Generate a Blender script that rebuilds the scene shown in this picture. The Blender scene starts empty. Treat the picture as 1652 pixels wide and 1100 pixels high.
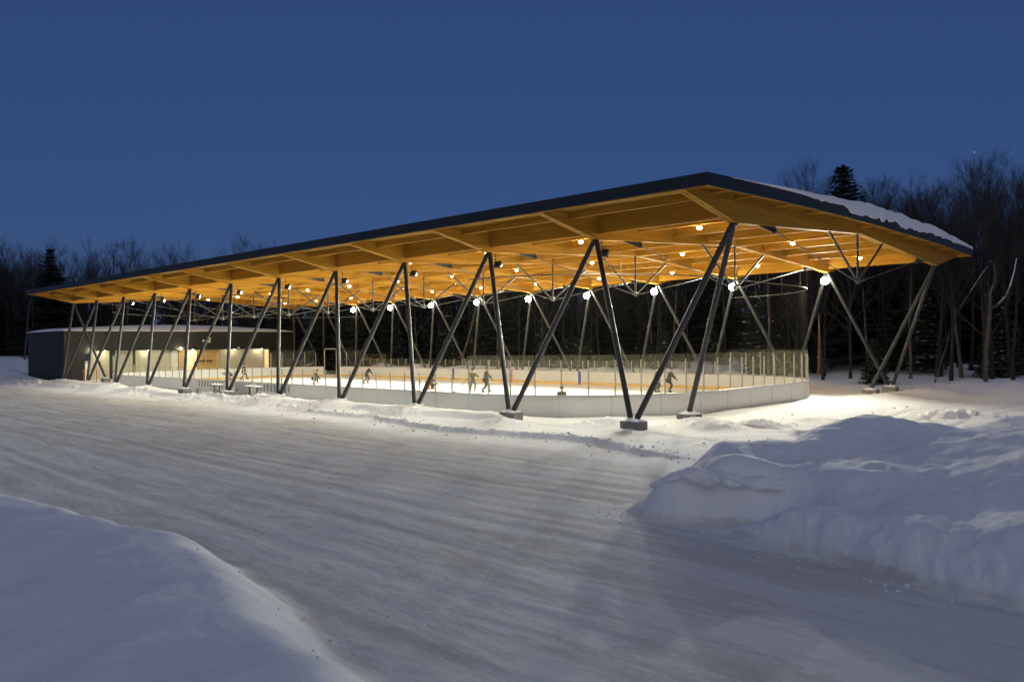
import bpy, bmesh, math, random
import numpy as np
from mathutils import Vector, Matrix
random.seed(7); rng = np.random.default_rng(11)
SC = bpy.context.scene
COL = SC.collection

# ------------------------------------------------------------------ camera
cam = bpy.data.cameras.new('camera'); camo = bpy.data.objects.new('camera', cam); COL.objects.link(camo)
cam.sensor_width = 36; cam.lens = 1287.12/1652*36; cam.clip_end = 3000; cam.clip_start = 0.1
CAM = Vector((-27.3695, -14.5051, 3.0221))
FW = Vector((0.72485276, 0.68889748, 0.00295788)).normalized()
R2 = Vector((0.68888818, -0.72480068, -0.00985104)).normalized()
U2 = R2.cross(FW).normalized()
camo.matrix_world = Matrix.Translation(CAM) @ Matrix((R2, U2, -FW)).transposed().to_4x4()
SC.camera = camo

# ------------------------------------------------------------------ world, exposure
w = bpy.data.worlds.new('World'); SC.world = w; w.use_nodes = True
nt = w.node_tree; nt.nodes.clear()
sky = nt.nodes.new('ShaderNodeTexSky'); sky.sky_type = 'NISHITA'; sky.sun_disc = False
SUN_EL, SUN_AZ = math.radians(8), math.radians(225)   # afterglow low behind the camera
sky.sun_elevation = SUN_EL; sky.sun_rotation = SUN_AZ
sky.air_density = 1.0; sky.dust_density = 0.1; sky.ozone_density = 3.0
bg = nt.nodes.new('ShaderNodeBackground'); bg.inputs[1].default_value = 1.0
wo = nt.nodes.new('ShaderNodeOutputWorld')
mulc = nt.nodes.new('ShaderNodeMix'); mulc.data_type = 'RGBA'; mulc.blend_type = 'MULTIPLY'; mulc.inputs[0].default_value = 1
mulc.inputs[7].default_value = (.008, .0085, .014, 1)
addc = nt.nodes.new('ShaderNodeMix'); addc.data_type = 'RGBA'; addc.blend_type = 'ADD'; addc.inputs[0].default_value = 1; addc.clamp_result = False
addc.inputs[7].default_value = (.0205, .0475, .138, 1)
nt.links.new(sky.outputs[0], mulc.inputs[6]); nt.links.new(mulc.outputs[2], addc.inputs[6]); nt.links.new(addc.outputs[2], bg.inputs[0]); nt.links.new(bg.outputs[0], wo.inputs[0])
sl = bpy.data.lights.new('afterglow', 'SUN'); sl.energy = .44; sl.color = (1, .91, .68); sl.angle = math.radians(100)
so = bpy.data.objects.new('afterglow', sl); COL.objects.link(so)
so.rotation_euler = Vector((math.sin(math.radians(45)), math.cos(math.radians(45)), -.9)).to_track_quat('-Z', 'Y').to_euler()
SC.view_settings.view_transform = 'Standard'; SC.view_settings.look = 'None'
SC.view_settings.exposure = 0; SC.view_settings.gamma = 1

SKY_STRENGTH = 1.0
FLOOD_FAR = 8300.0; FLOOD_NEAR = 1500.0; DOWN_W = 105.0
SC.cycles.transparent_max_bounces = 32
bg.inputs[1].default_value = SKY_STRENGTH

# ------------------------------------------------------------------ helpers
def link(o, parent=None):
    COL.objects.link(o)
    if parent is not None: o.parent = parent
    return o

def tag(o, label=None, cat=None, group=None, kind=None):
    if label: o['label'] = label
    if cat: o['category'] = cat
    if group: o['group'] = group
    if kind: o['kind'] = kind
    return o

def thing(name, label, cat, loc=(0, 0, 0), rz=0, group=None):
    o = bpy.data.objects.new(name, None); o.empty_display_size = 0.3
    o.location = loc; o.rotation_euler = (0, 0, rz); COL.objects.link(o)
    return tag(o, label, cat, group)

def copy_tree(o, parent=None):
    c = o.copy(); COL.objects.link(c); c.parent = parent
    for ch in o.children: copy_tree(ch, c)
    return c

class MB:
    def __init__(s): s.v = []; s.f = []; s.m = []; s.mi = 0
    def add(s, vs, fs):
        b = len(s.v); s.v += [tuple(p) for p in vs]
        for f in fs: s.f.append(tuple(b+i for i in f)); s.m.append(s.mi)
        return s
    def box(s, a, b):
        (x0, y0, z0), (x1, y1, z1) = a, b
        if x0 > x1: x0, x1 = x1, x0
        if y0 > y1: y0, y1 = y1, y0
        if z0 > z1: z0, z1 = z1, z0
        return s.add([(x0,y0,z0),(x1,y0,z0),(x1,y1,z0),(x0,y1,z0),(x0,y0,z1),(x1,y0,z1),(x1,y1,z1),(x0,y1,z1)],
              [(0,3,2,1),(4,5,6,7),(0,1,5,4),(1,2,6,5),(2,3,7,6),(3,0,4,7)])
    def tube(s, pts, r, n=10, cap=True, closed=False):
        pts = [Vector(p) for p in pts]; N = len(pts)
        rr = r if hasattr(r, '__len__') else [r]*N
        base = len(s.v); prev = None
        for i, p in enumerate(pts):
            if closed: d = pts[(i+1) % N]-pts[i-1]
            else: d = pts[min(i+1, N-1)]-pts[max(i-1, 0)]
            d.normalize()
            if prev is None:
                a = Vector((0, 0, 1)) if abs(d.z) < .9 else Vector((1, 0, 0))
                u = d.cross(a).normalized()
            else:
                u = (prev-d*prev.dot(d)); u.normalize()
            prev = u; v = d.cross(u)
            for k in range(n):
                t = 2*math.pi*k/n
                s.v.append(tuple(p+(u*math.cos(t)+v*math.sin(t))*rr[i]))
        for i in range(N if closed else N-1):
            for k in range(n):
                a = base+i*n+k; b = base+i*n+(k+1) % n
                c = base+((i+1) % N)*n+(k+1) % n; d_ = base+((i+1) % N)*n+k
                s.f.append((a, b, c, d_)); s.m.append(s.mi)
        if cap and not closed:
            s.f.append(tuple(base+k for k in reversed(range(n)))); s.m.append(s.mi)
            s.f.append(tuple(base+(N-1)*n+k for k in range(n))); s.m.append(s.mi)
        return s
    def bar(s, a, b, w, h, up=(0, 0, 1)):
        a = Vector(a); b = Vector(b); d = (b-a).normalized(); u = Vector(up)
        r = d.cross(u).normalized()*(w/2); t = r.cross(d).normalized()*(h/2)
        vs = [a-r-t, a+r-t, a+r+t, a-r+t, b-r-t, b+r-t, b+r+t, b-r+t]
        return s.add(vs, [(0,1,2,3),(7,6,5,4),(0,4,5,1),(1,5,6,2),(2,6,7,3),(3,7,4,0)])
    def prism(s, poly, y0, y1, axis='y'):
        # polygon in (x,z) extruded along y ; axis 'z': polygon in (x,y) extruded along z
        n = len(poly)
        if axis == 'y': vs = [(p[0], y0, p[1]) for p in poly]+[(p[0], y1, p[1]) for p in poly]
        elif axis == 'z': vs = [(p[0], p[1], y0) for p in poly]+[(p[0], p[1], y1) for p in poly]
        else: vs = [(y0, p[0], p[1]) for p in poly]+[(y1, p[0], p[1]) for p in poly]
        fs = [tuple(range(n)), tuple(reversed(range(n, 2*n)))]+[((i+1) % n, i, n+i, n+(i+1) % n) for i in range(n)]
        return s.add(vs, fs)
    def sphere(s, c, r, nu=10, nv=6, zmin=-1.0):
        c = Vector(c); r = r if hasattr(r, '__len__') else (r, r, r)
        base = len(s.v)
        for j in range(nv+1):
            ph = -math.pi/2+math.pi*j/nv; z = max(math.sin(ph), zmin); cr = math.cos(ph)
            for i in range(nu):
                t = 2*math.pi*i/nu
                s.v.append((c.x+r[0]*cr*math.cos(t), c.y+r[1]*cr*math.sin(t), c.z+r[2]*z))
        for j in range(nv):
            for i in range(nu):
                s.f.append((base+j*nu+i, base+j*nu+(i+1) % nu, base+(j+1)*nu+(i+1) % nu, base+(j+1)*nu+i)); s.m.append(s.mi)
        return s
    def build(s, name, mats, parent=None, off=(0, 0, 0), smooth=False, bevel=0, clean=False, kind=None):
        me = bpy.data.meshes.new(name)
        if off != (0, 0, 0): vs = [(p[0]-off[0], p[1]-off[1], p[2]-off[2]) for p in s.v]
        else: vs = s.v
        me.from_pydata(vs, [], s.f)
        mats = mats if isinstance(mats, (list, tuple)) else [mats]
        for m in mats: me.materials.append(m)
        if len(mats) > 1: me.polygons.foreach_set('material_index', s.m)
        if clean or True:
            bm = bmesh.new(); bm.from_mesh(me)
            if clean: bmesh.ops.remove_doubles(bm, verts=bm.verts, dist=1e-5)
            if len(bm.faces) < 20000: bmesh.ops.recalc_face_normals(bm, faces=bm.faces)
            bm.to_mesh(me); bm.free()
        if smooth:
            me.polygons.foreach_set('use_smooth', [True]*len(me.polygons))
            try: me.set_sharp_from_angle(angle=math.radians(40))
            except Exception: pass
        me.update()
        o = bpy.data.objects.new(name, me); link(o, parent)
        if bevel:
            b = o.modifiers.new('bevel', 'BEVEL'); b.width = bevel; b.segments = 2; b.limit_method = 'ANGLE'
        if kind: o['kind'] = kind
        return o

# ------------------------------------------------------------------ materials
def newmat(name):
    m = bpy.data.materials.new(name); m.use_nodes = True
    return m, m.node_tree, m.node_tree.nodes['Principled BSDF']

def ramp(nt, src, stops):
    r = nt.nodes.new('ShaderNodeValToRGB'); el = r.color_ramp.elements
    while len(el) > 1: el.remove(el[-1])
    el[0].position = stops[0][0]; el[0].color = (*stops[0][1], 1)
    for p, c in stops[1:]:
        e = el.new(p); e.color = (*c, 1)
    nt.links.new(src, r.inputs[0]); return r.outputs[0]

def noise(nt, scale, detail=6, vec=None, rough=.6, dist=0):
    n = nt.nodes.new('ShaderNodeTexNoise'); n.inputs['Scale'].default_value = scale; n.inputs['Detail'].default_value = detail
    n.inputs['Roughness'].default_value = rough; n.inputs['Distortion'].default_value = dist
    if vec is not None: nt.links.new(vec, n.inputs['Vector'])
    return n.outputs['Fac']

def coords(nt, scale=(1, 1, 1), rot=(0, 0, 0), kind='Object'):
    tc = nt.nodes.new('ShaderNodeTexCoord'); mp = nt.nodes.new('ShaderNodeMapping')
    mp.inputs['Scale'].default_value = scale; mp.inputs['Rotation'].default_value = rot
    nt.links.new(tc.outputs[kind], mp.inputs[0]); return mp.outputs[0]

def bump(nt, b, h, strength, dist=.02, chain=None):
    n = nt.nodes.new('ShaderNodeBump'); n.inputs['Strength'].default_value = strength; n.inputs['Distance'].default_value = dist
    nt.links.new(h, n.inputs['Height'])
    if chain is not None: nt.links.new(chain, n.inputs['Normal'])
    nt.links.new(n.outputs[0], b.inputs['Normal']); return n.outputs[0]

def mat(name, c1, c2=None, scale=3, rough=.6, metal=0, stretch=(1, 1, 1), bmp=0, spec=None, bscale=None, lo=.35, hi=.65):
    m, nt, b = newmat(name)
    b.inputs['Roughness'].default_value = rough; b.inputs['Metallic'].default_value = metal
    if spec is not None: b.inputs['Specular IOR Level'].default_value = spec
    v = coords(nt, stretch)
    if c2 is None: c2 = tuple(c*.8 for c in c1)
    n = noise(nt, scale, 6, v)
    nt.links.new(ramp(nt, n, [(lo, c2), (hi, c1)]), b.inputs['Base Color'])
    if bmp: bump(nt, b, noise(nt, bscale or scale*6, 5, v), bmp)
    return m

def wood(name, c1, c2, axis):
    m, nt, b = newmat(name)
    st = {'x': (.25, 3, 7), 'y': (3, .25, 7)}[axis]
    v = coords(nt, st)
    n = noise(nt, 2.2, 8, v, .65, .3)
    col = ramp(nt, n, [(.3, c2), (.7, c1)])
    # laminations: layers 45 mm thick each with its own tone
    v2 = coords(nt, {'x': (.08, .2, 22), 'y': (.2, .08, 22)}[axis])
    vor = nt.nodes.new('ShaderNodeTexVoronoi'); vor.inputs['Scale'].default_value = 1; nt.links.new(v2, vor.inputs['Vector'])
    sp = nt.nodes.new('ShaderNodeSeparateColor'); nt.links.new(vor.outputs['Color'], sp.inputs[0])
    mr = nt.nodes.new('ShaderNodeMapRange'); mr.inputs[3].default_value = .78; mr.inputs[4].default_value = 1.12
    nt.links.new(sp.outputs[0], mr.inputs[0])
    mx = nt.nodes.new('ShaderNodeMix'); mx.data_type = 'RGBA'; mx.blend_type = 'MULTIPLY'; mx.inputs[0].default_value = 1
    nt.links.new(col, mx.inputs[6]); nt.links.new(mr.outputs[0], mx.inputs[7])
    nt.links.new(mx.outputs[2], b.inputs['Base Color'])
    b.inputs['Roughness'].default_value = .7; b.inputs['Specular IOR Level'].default_value = .12
    bump(nt, b, n, .15, .01)
    return m

def emit(name, col, strength):
    m, nt, b = newmat(name)
    b.inputs['Base Color'].default_value = (*col, 1)
    b.inputs['Emission Color'].default_value = (*col, 1); b.inputs['Emission Strength'].default_value = strength
    return m

def sheer(name, col, opacity, rough=.6, gloss=0.0):
    # see-through sheet: mostly transparent, a little scattering film
    m = bpy.data.materials.new(name); m.use_nodes = True; nt = m.node_tree; nt.nodes.clear()
    out = nt.nodes.new('ShaderNodeOutputMaterial'); tr = nt.nodes.new('ShaderNodeBsdfTransparent')
    di = nt.nodes.new('ShaderNodeBsdfDiffuse'); di.inputs[0].default_value = (*col, 1)
    tl = nt.nodes.new('ShaderNodeBsdfTranslucent'); tl.inputs[0].default_value = (*col, 1)
    a = nt.nodes.new('ShaderNodeMixShader'); a.inputs[0].default_value = .5
    nt.links.new(di.outputs[0], a.inputs[1]); nt.links.new(tl.outputs[0], a.inputs[2])
    mx = nt.nodes.new('ShaderNodeMixShader')
    n = noise(nt, 1.3, 4, coords(nt)); mr = nt.nodes.new('ShaderNodeMapRange')
    mr.inputs[1].default_value = .3; mr.inputs[2].default_value = .7; mr.inputs[3].default_value = opacity*.93; mr.inputs[4].default_value = opacity*1.07
    nt.links.new(n, mr.inputs[0]); nt.links.new(mr.outputs[0], mx.inputs[0])
    nt.links.new(tr.outputs[0], mx.inputs[1]); nt.links.new(a.outputs[0], mx.inputs[2])
    fin = mx.outputs[0]
    if gloss:
        g = nt.nodes.new('ShaderNodeBsdfGlossy'); g.inputs['Roughness'].default_value = .05
        m2 = nt.nodes.new('ShaderNodeMixShader'); m2.inputs[0].default_value = gloss
        nt.links.new(fin, m2.inputs[1]); nt.links.new(g.outputs[0], m2.inputs[2]); fin = m2.outputs[0]
    nt.links.new(fin, out.inputs[0]); return m

M = {}
M['woodx'] = wood('glulam_x', (.54, .285, .034), (.37, .185, .018), 'x')
M['woody'] = wood('glulam_y', (.56, .295, .035), (.39, .195, .019), 'y')
M['deck'] = wood('plywood_deck', (.36, .185, .022), (.26, .130, .014), 'y')
M['fascia'] = mat('dark_blue_grey_metal', (.013, .019, .027), (.008, .013, .019), 2, .6, 0)
M['steel'] = mat('grey_painted_steel', (.052, .053, .052), (.036, .037, .037), 3, .45, .1)
M['darksteel'] = mat('dark_steel', (.04, .04, .045), (.02, .02, .025), 4, .5, .3)
M['rod'] = mat('galvanised_steel', (.16, .16, .14), (.12, .12, .105), 8, .45, .4)
M['concrete'] = mat('concrete', (.30, .30, .27), (.17, .17, .15), 6, .9, 0, bmp=.5)
M['board'] = mat('white_plastic_board', (.78, .785, .78), (.71, .72, .72), .8, .35, 0, spec=.3)
def _marks(m, stretch, sc, lo, hi, dark):
    nt = m.node_tree; b = nt.nodes['Principled BSDF']; src = b.inputs['Base Color'].links[0].from_socket
    n = noise(nt, sc, 9, coords(nt, stretch), .72, 1.2); mr = nt.nodes.new('ShaderNodeMapRange'); mr.inputs[1].default_value = lo; mr.inputs[2].default_value = hi
    mr.inputs[3].default_value = 1; mr.inputs[4].default_value = dark; nt.links.new(n, mr.inputs[0])
    mx = nt.nodes.new('ShaderNodeMix'); mx.data_type = 'RGBA'; mx.blend_type = 'MULTIPLY'; mx.inputs[0].default_value = 1
    nt.links.new(src, mx.inputs[6]); nt.links.new(mr.outputs[0], mx.inputs[7]); nt.links.new(mx.outputs[2], b.inputs['Base Color'])
_marks(M['board'], (1, 1, 1.6), 2.2, .60, .72, .62)
_nt = M['board'].node_tree; _tl = _nt.nodes.new('ShaderNodeBsdfTranslucent'); _tl.inputs[0].default_value = (.9, .9, .86, 1)
_mx = _nt.nodes.new('ShaderNodeMixShader'); _mx.inputs[0].default_value = .27; _out = _nt.nodes['Material Output']
_nt.links.new(_nt.nodes['Principled BSDF'].outputs[0], _mx.inputs[1]); _nt.links.new(_tl.outputs[0], _mx.inputs[2]); _nt.links.new(_mx.outputs[0], _out.inputs[0])
M['cap'] = mat('grey_cap', (.42, .42, .42), None, 4, .5)
M['kick'] = mat('yellow_kick_strip', (.72, .48, .14), (.6, .38, .1), 3, .4)
M['seam'] = mat('seam_grey', (.42, .42, .43), None, 4, .6)
M['blue'] = mat('blue_paint', (.03, .07, .30), None, 3, .4)
M['red'] = mat('red_paint', (.65, .06, .03), None, 3, .4)
M['post'] = mat('pale_post', (.40, .39, .30), (.32, .31, .23), 5, .45, .1)
M['glass'] = sheer('scratched_rink_glass', (.52, .50, .32), .045, gloss=.02)
M['net'] = sheer('protective_netting', (.25, .25, .2), .008)
M['flood'] = emit('floodlight_lens', (1, .97, .80), 90)
M['bulb'] = emit('warm_bulb', (1, .80, .45), 40)
M['roofsheet'] = mat('roof_membrane', (.05, .05, .055), None, 3, .8)
M['clad'] = mat('dark_metal_cladding', (.015, .017, .016), (.010, .011, .011), 2, .55, .2, stretch=(.3, .3, 3))

def snow_mat(name, dirty=False):
    m, nt, b = newmat(name)
    b.inputs['Roughness'].default_value = .75; b.inputs['Specular IOR Level'].default_value = .25
    v = coords(nt)
    clean = ramp(nt, noise(nt, .8, 8, v), [(.3, (.80, .81, .82)), (.7, (.87, .87, .87))])
    h1 = noise(nt, 2.2, 9, v, .62); h2 = noise(nt, 22, 6, v, .7)
    if dirty:
        at = nt.nodes.new('ShaderNodeAttribute'); at.attribute_name = 'road'
        vs = coords(nt, (1.6, .24, 1), (0, 0, math.radians(-4)))
        s1 = noise(nt, 1.1, 10, vs, .68, .5)
        v3 = coords(nt, (6, 1.1, 1), (0, 0, math.radians(-2)))
        s2 = noise(nt, 1.6, 8, v3, .7, .8)
        v4 = coords(nt, (.25, .12, 1))
        s3 = noise(nt, 1, 6, v4, .6)
        sum1 = nt.nodes.new('ShaderNodeMath'); sum1.operation = 'MULTIPLY_ADD'; sum1.inputs[1].default_value = .5
        nt.links.new(s2, sum1.inputs[0]); nt.links.new(s1, sum1.inputs[2])
        sum2 = nt.nodes.new('ShaderNodeMath'); sum2.operation = 'MULTIPLY_ADD'; sum2.inputs[1].default_value = .5
        nt.links.new(s3, sum2.inputs[0]); nt.links.new(sum1.outputs[0], sum2.inputs[2])
        rc = ramp(nt, sum2.outputs[0], [(.62, (.56, .525, .46)), (.86, (.61, .58, .525)), (1.02, (.66, .64, .59)), (1.25, (.73, .72, .685))])
        ad = nt.nodes.new('ShaderNodeMath'); ad.operation = 'MULTIPLY_ADD'; ad.inputs[1].default_value = .5
        nt.links.new(noise(nt, .9, 8, v, .65), ad.inputs[0]); nt.links.new(at.outputs['Fac'], ad.inputs[2])
        mr = nt.nodes.new('ShaderNodeMapRange'); mr.inputs[1].default_value = .45; mr.inputs[2].default_value = 1.0; mr.interpolation_type = 'SMOOTHSTEP'
        nt.links.new(ad.outputs[0], mr.inputs[0])
        mx = nt.nodes.new('ShaderNodeMix'); mx.data_type = 'RGBA'
        nt.links.new(mr.outputs[0], mx.inputs[0]); nt.links.new(clean, mx.inputs[6]); nt.links.new(rc, mx.inputs[7])
        nt.links.new(mx.outputs[2], b.inputs['Base Color'])
        n1 = bump(nt, b, h1, .35, .06)
        n2 = bump(nt, b, h2, .35, .012, n1)
        n3 = bump(nt, b, s2, .25, .015, n2)
        bump(nt, b, noise(nt, 9, 8, v, .75, .6), .5, .02, n3)
    else:
        nt.links.new(clean, b.inputs['Base Color'])
        n1 = bump(nt, b, h1, .35, .08); bump(nt, b, h2, .3, .012, n1)
    return m
M['snow'] = snow_mat('snow'); M['ground'] = snow_mat('snow_ground', True)

def ice_mat():
    m, nt, b = newmat('rink_ice')
    v = coords(nt)
    nt.links.new(ramp(nt, noise(nt, .6, 8, v), [(.3, (.78, .80, .82)), (.7, (.86, .87, .88))]), b.inputs['Base Color'])
    b.inputs['Roughness'].default_value = .35
    bump(nt, b, noise(nt, 3, 8, v), .05)
    return m
M['ice'] = ice_mat(); _marks(M['ice'], (1, .6, 1), 1.1, .52, .74, .86)

def bark_mat(name, c1, c2, snow=0.0):
    m, nt, b = newmat(name); b.inputs['Roughness'].default_value = .9
    v = coords(nt, (4, 4, .7)); n = noise(nt, 2, 6, v)
    col = ramp(nt, n, [(.35, c2), (.65, c1)])
    if snow:
        g = nt.nodes.new('ShaderNodeNewGeometry'); sx = nt.nodes.new('ShaderNodeSeparateXYZ'); nt.links.new(g.outputs['Normal'], sx.inputs[0])
        n2 = noise(nt, 1.7, 3, coords(nt, (1, 1, 1)))
        ml = nt.nodes.new('ShaderNodeMath'); ml.operation = 'MULTIPLY'
        nt.links.new(sx.outputs[2], ml.inputs[0]); nt.links.new(n2, ml.inputs[1])
        mr = nt.nodes.new('ShaderNodeMapRange'); mr.inputs[1].default_value = snow; mr.inputs[2].default_value = snow+.08
        nt.links.new(ml.outputs[0], mr.inputs[0])
        mx = nt.nodes.new('ShaderNodeMix'); mx.data_type = 'RGBA'; nt.links.new(mr.outputs[0], mx.inputs[0])
        nt.links.new(col, mx.inputs[6]); mx.inputs[7].default_value = (.75, .77, .8, 1); col = mx.outputs[2]
    nt.links.new(col, b.inputs['Base Color']); return m
M['bark'] = bark_mat('grey_brown_bark', (.034, .028, .021), (.018, .015, .011))
M['twig'] = bark_mat('twig_bark', (.036, .029, .024), (.022, .018, .015), .52)
M['birch'] = bark_mat('pale_birch_bark', (.13, .10, .075), (.045, .032, .025))
M['needle'] = bark_mat('dark_conifer_needles', (.022, .034, .020), (.010, .016, .010), .50)
M['needledark'] = bark_mat('dark_spruce_needles', (.020, .032, .020), (.009, .015, .010))

# ------------------------------------------------------------------ numpy noise for terrain
_tab = rng.random((256, 256))
def vnoise(x, y):
    xi = np.floor(x).astype(int); yi = np.floor(y).astype(int); fx = x-xi; fy = y-yi
    fx = fx*fx*(3-2*fx); fy = fy*fy*(3-2*fy)
    a = _tab[xi & 255, yi & 255]; b = _tab[(xi+1) & 255, yi & 255]; c = _tab[xi & 255, (yi+1) & 255]; d = _tab[(xi+1) & 255, (yi+1) & 255]
    return (a*(1-fx)+b*fx)*(1-fy)+(c*(1-fx)+d*fx)*fy
def fbm(x, y, o=4, g=.5):
    s = 0; amp = 1; t = 0
    for i in range(o):
        s = s+amp*vnoise(x*2**i+17.3*i, y*2**i+5.1*i); t += amp; amp *= g
    return s/t-.5
def sst(x, a, b):
    t = np.clip((x-a)/(b-a), 0, 1); return t*t*(3-2*t)

RX0, RX1, RY0, RY1, RR = -0.65, 25.33, 5.25, 66.25, 8.5
ICE = -0.52
def sd_rink(x, y):
    cx, cy = (RX0+RX1)/2, (RY0+RY1)/2
    qx = np.abs(x-cx)-((RX1-RX0)/2-RR); qy = np.abs(y-cy)-((RY1-RY0)/2-RR)
    return np.hypot(np.maximum(qx, 0), np.maximum(qy, 0))+np.minimum(np.maximum(qx, qy), 0)-RR

# heap of ploughed snow: spot heights (x, y, z) joined by a thin plate spline
HEAP = [(-14.37,-5.07,-.6),(-14.54,-6.05,-.6),(-14.5,-6.7,-.6),(-14.75,-8.2,-.62),(-14.95,-9.3,-.62),(-15.35,-10.5,-.62),(-15.7,-11.5,-.62),(-15.8,-12.6,-.62),(-16,-15,-.6),
 (-13.95,-5.15,-.42),(-14.15,-6.0,-.40),(-14.1,-6.8,-.38),(-14.0,-7.5,-.34),(-13.75,-6.45,-.36),(-13.5,-7.0,-.36),(-13.15,-7.6,-.30),(-13.0,-8.1,-.12),(-14.1,-8.3,.06),(-14.3,-9.4,.12),(-14.5,-10.5,.16),(-14.7,-11.9,.2),(-14.9,-14.5,.2),
 (-13.75,-5.75,.33),(-13.2,-6.1,.40),(-13.45,-6.15,.42),(-13.2,-6.65,.43),(-12.9,-7.2,.36),(-12.4,-7.5,.42),(-12.2,-8.6,.5),(-12.5,-10.2,.46),(-12.8,-12,.55),(-11.3,-11.5,.9),(-13.6,-9.6,.2),(-13.8,-11,.25),
 (-11.6,-5.6,.72),(-10.7,-5.9,.78),(-10.0,-6.6,.84),(-8.6,-6.7,1.0),(-7.2,-7.1,1.14),(-6.6,-8.1,1.05),(-8.4,-8.3,.92),(-9.4,-8.7,.72),(-7.5,-9.4,.86),(-8.6,-10.3,.95),(-6,-11.5,1.15),(-10.4,-9.6,.62),(-9,-13,1.1),(-4,-14,1.0),
 (-11.5,-7,.55),(-10.8,-7.8,.6),(-12.4,-4.7,-.5),(-11.3,-4.5,-.5),(-9.6,-4.9,-.5),(-8.2,-5,-.5),(-5.8,-5.4,-.5),(-4.4,-6.6,-.45),(-4.3,-8.0,-.3),(-3.4,-8.2,.15),(-1.9,-8.6,.62),(-1.6,-7.4,.2),(-1.2,-6.4,-.45),(-.2,-9.4,.7),
 (1.5,-9.2,.45),(2.6,-7.4,-.4),(3,-10,.75),(5.5,-9.5,.5),(6,-12,1.0),(7,-7.8,-.4),(11,-9.5,-.4),(11,-14,.6),(-3,-10.4,.8),(-1,-12,.9),(-13.3,-4.4,-.55),(-14.6,-4.3,-.6),(-15.6,-5.5,-.6),(-16,-8,-.62),(-16.6,-11,-.62),(2,-5.8,-.45),(-4,-4.4,-.5),(-8,-3.6,-.5)]
_hp = np.array(HEAP)
def _tps(r2): return np.where(r2 > 0, r2*np.log(np.maximum(r2, 1e-9)), 0)
_n = len(_hp); _K = _tps((_hp[:, None, 0]-_hp[None, :, 0])**2+(_hp[:, None, 1]-_hp[None, :, 1])**2)+np.eye(_n)*.003
_P = np.c_[np.ones(_n), _hp[:, :2]]; _A = np.block([[_K, _P], [_P.T, np.zeros((3, 3))]])
_W = np.linalg.solve(_A, np.r_[_hp[:, 2], 0, 0, 0])
def heap(x, y):
    out = np.full(x.shape, -9.0); mk = (x > -18) & (x < 13) & (y > -22) & (y < -3)
    xs = x[mk]; ys = np.maximum(y[mk], -14.5)
    z = _W[_n]+_W[_n+1]*xs+_W[_n+2]*ys
    for i in range(_n): z = z+_W[i]*_tps((xs-_hp[i, 0])**2+(ys-_hp[i, 1])**2)
    rng_x = sst(xs, 13, 8)
    tx = np.interp(-ys, [4, 5.07, 6.7, 8.2, 9.3, 10.5, 12.6, 15], [-14.0, -14.4, -14.55, -14.8, -15.0, -15.4, -15.85, -16.05])+fbm(ys*1.5, ys*0+3, 3)*.4
    z = np.where(xs < tx+.5, -.75+(z+.75)*sst(xs, tx-.1, tx+.5), z)
    out[mk] = -.5+(z+.5)*rng_x
    return out

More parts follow.
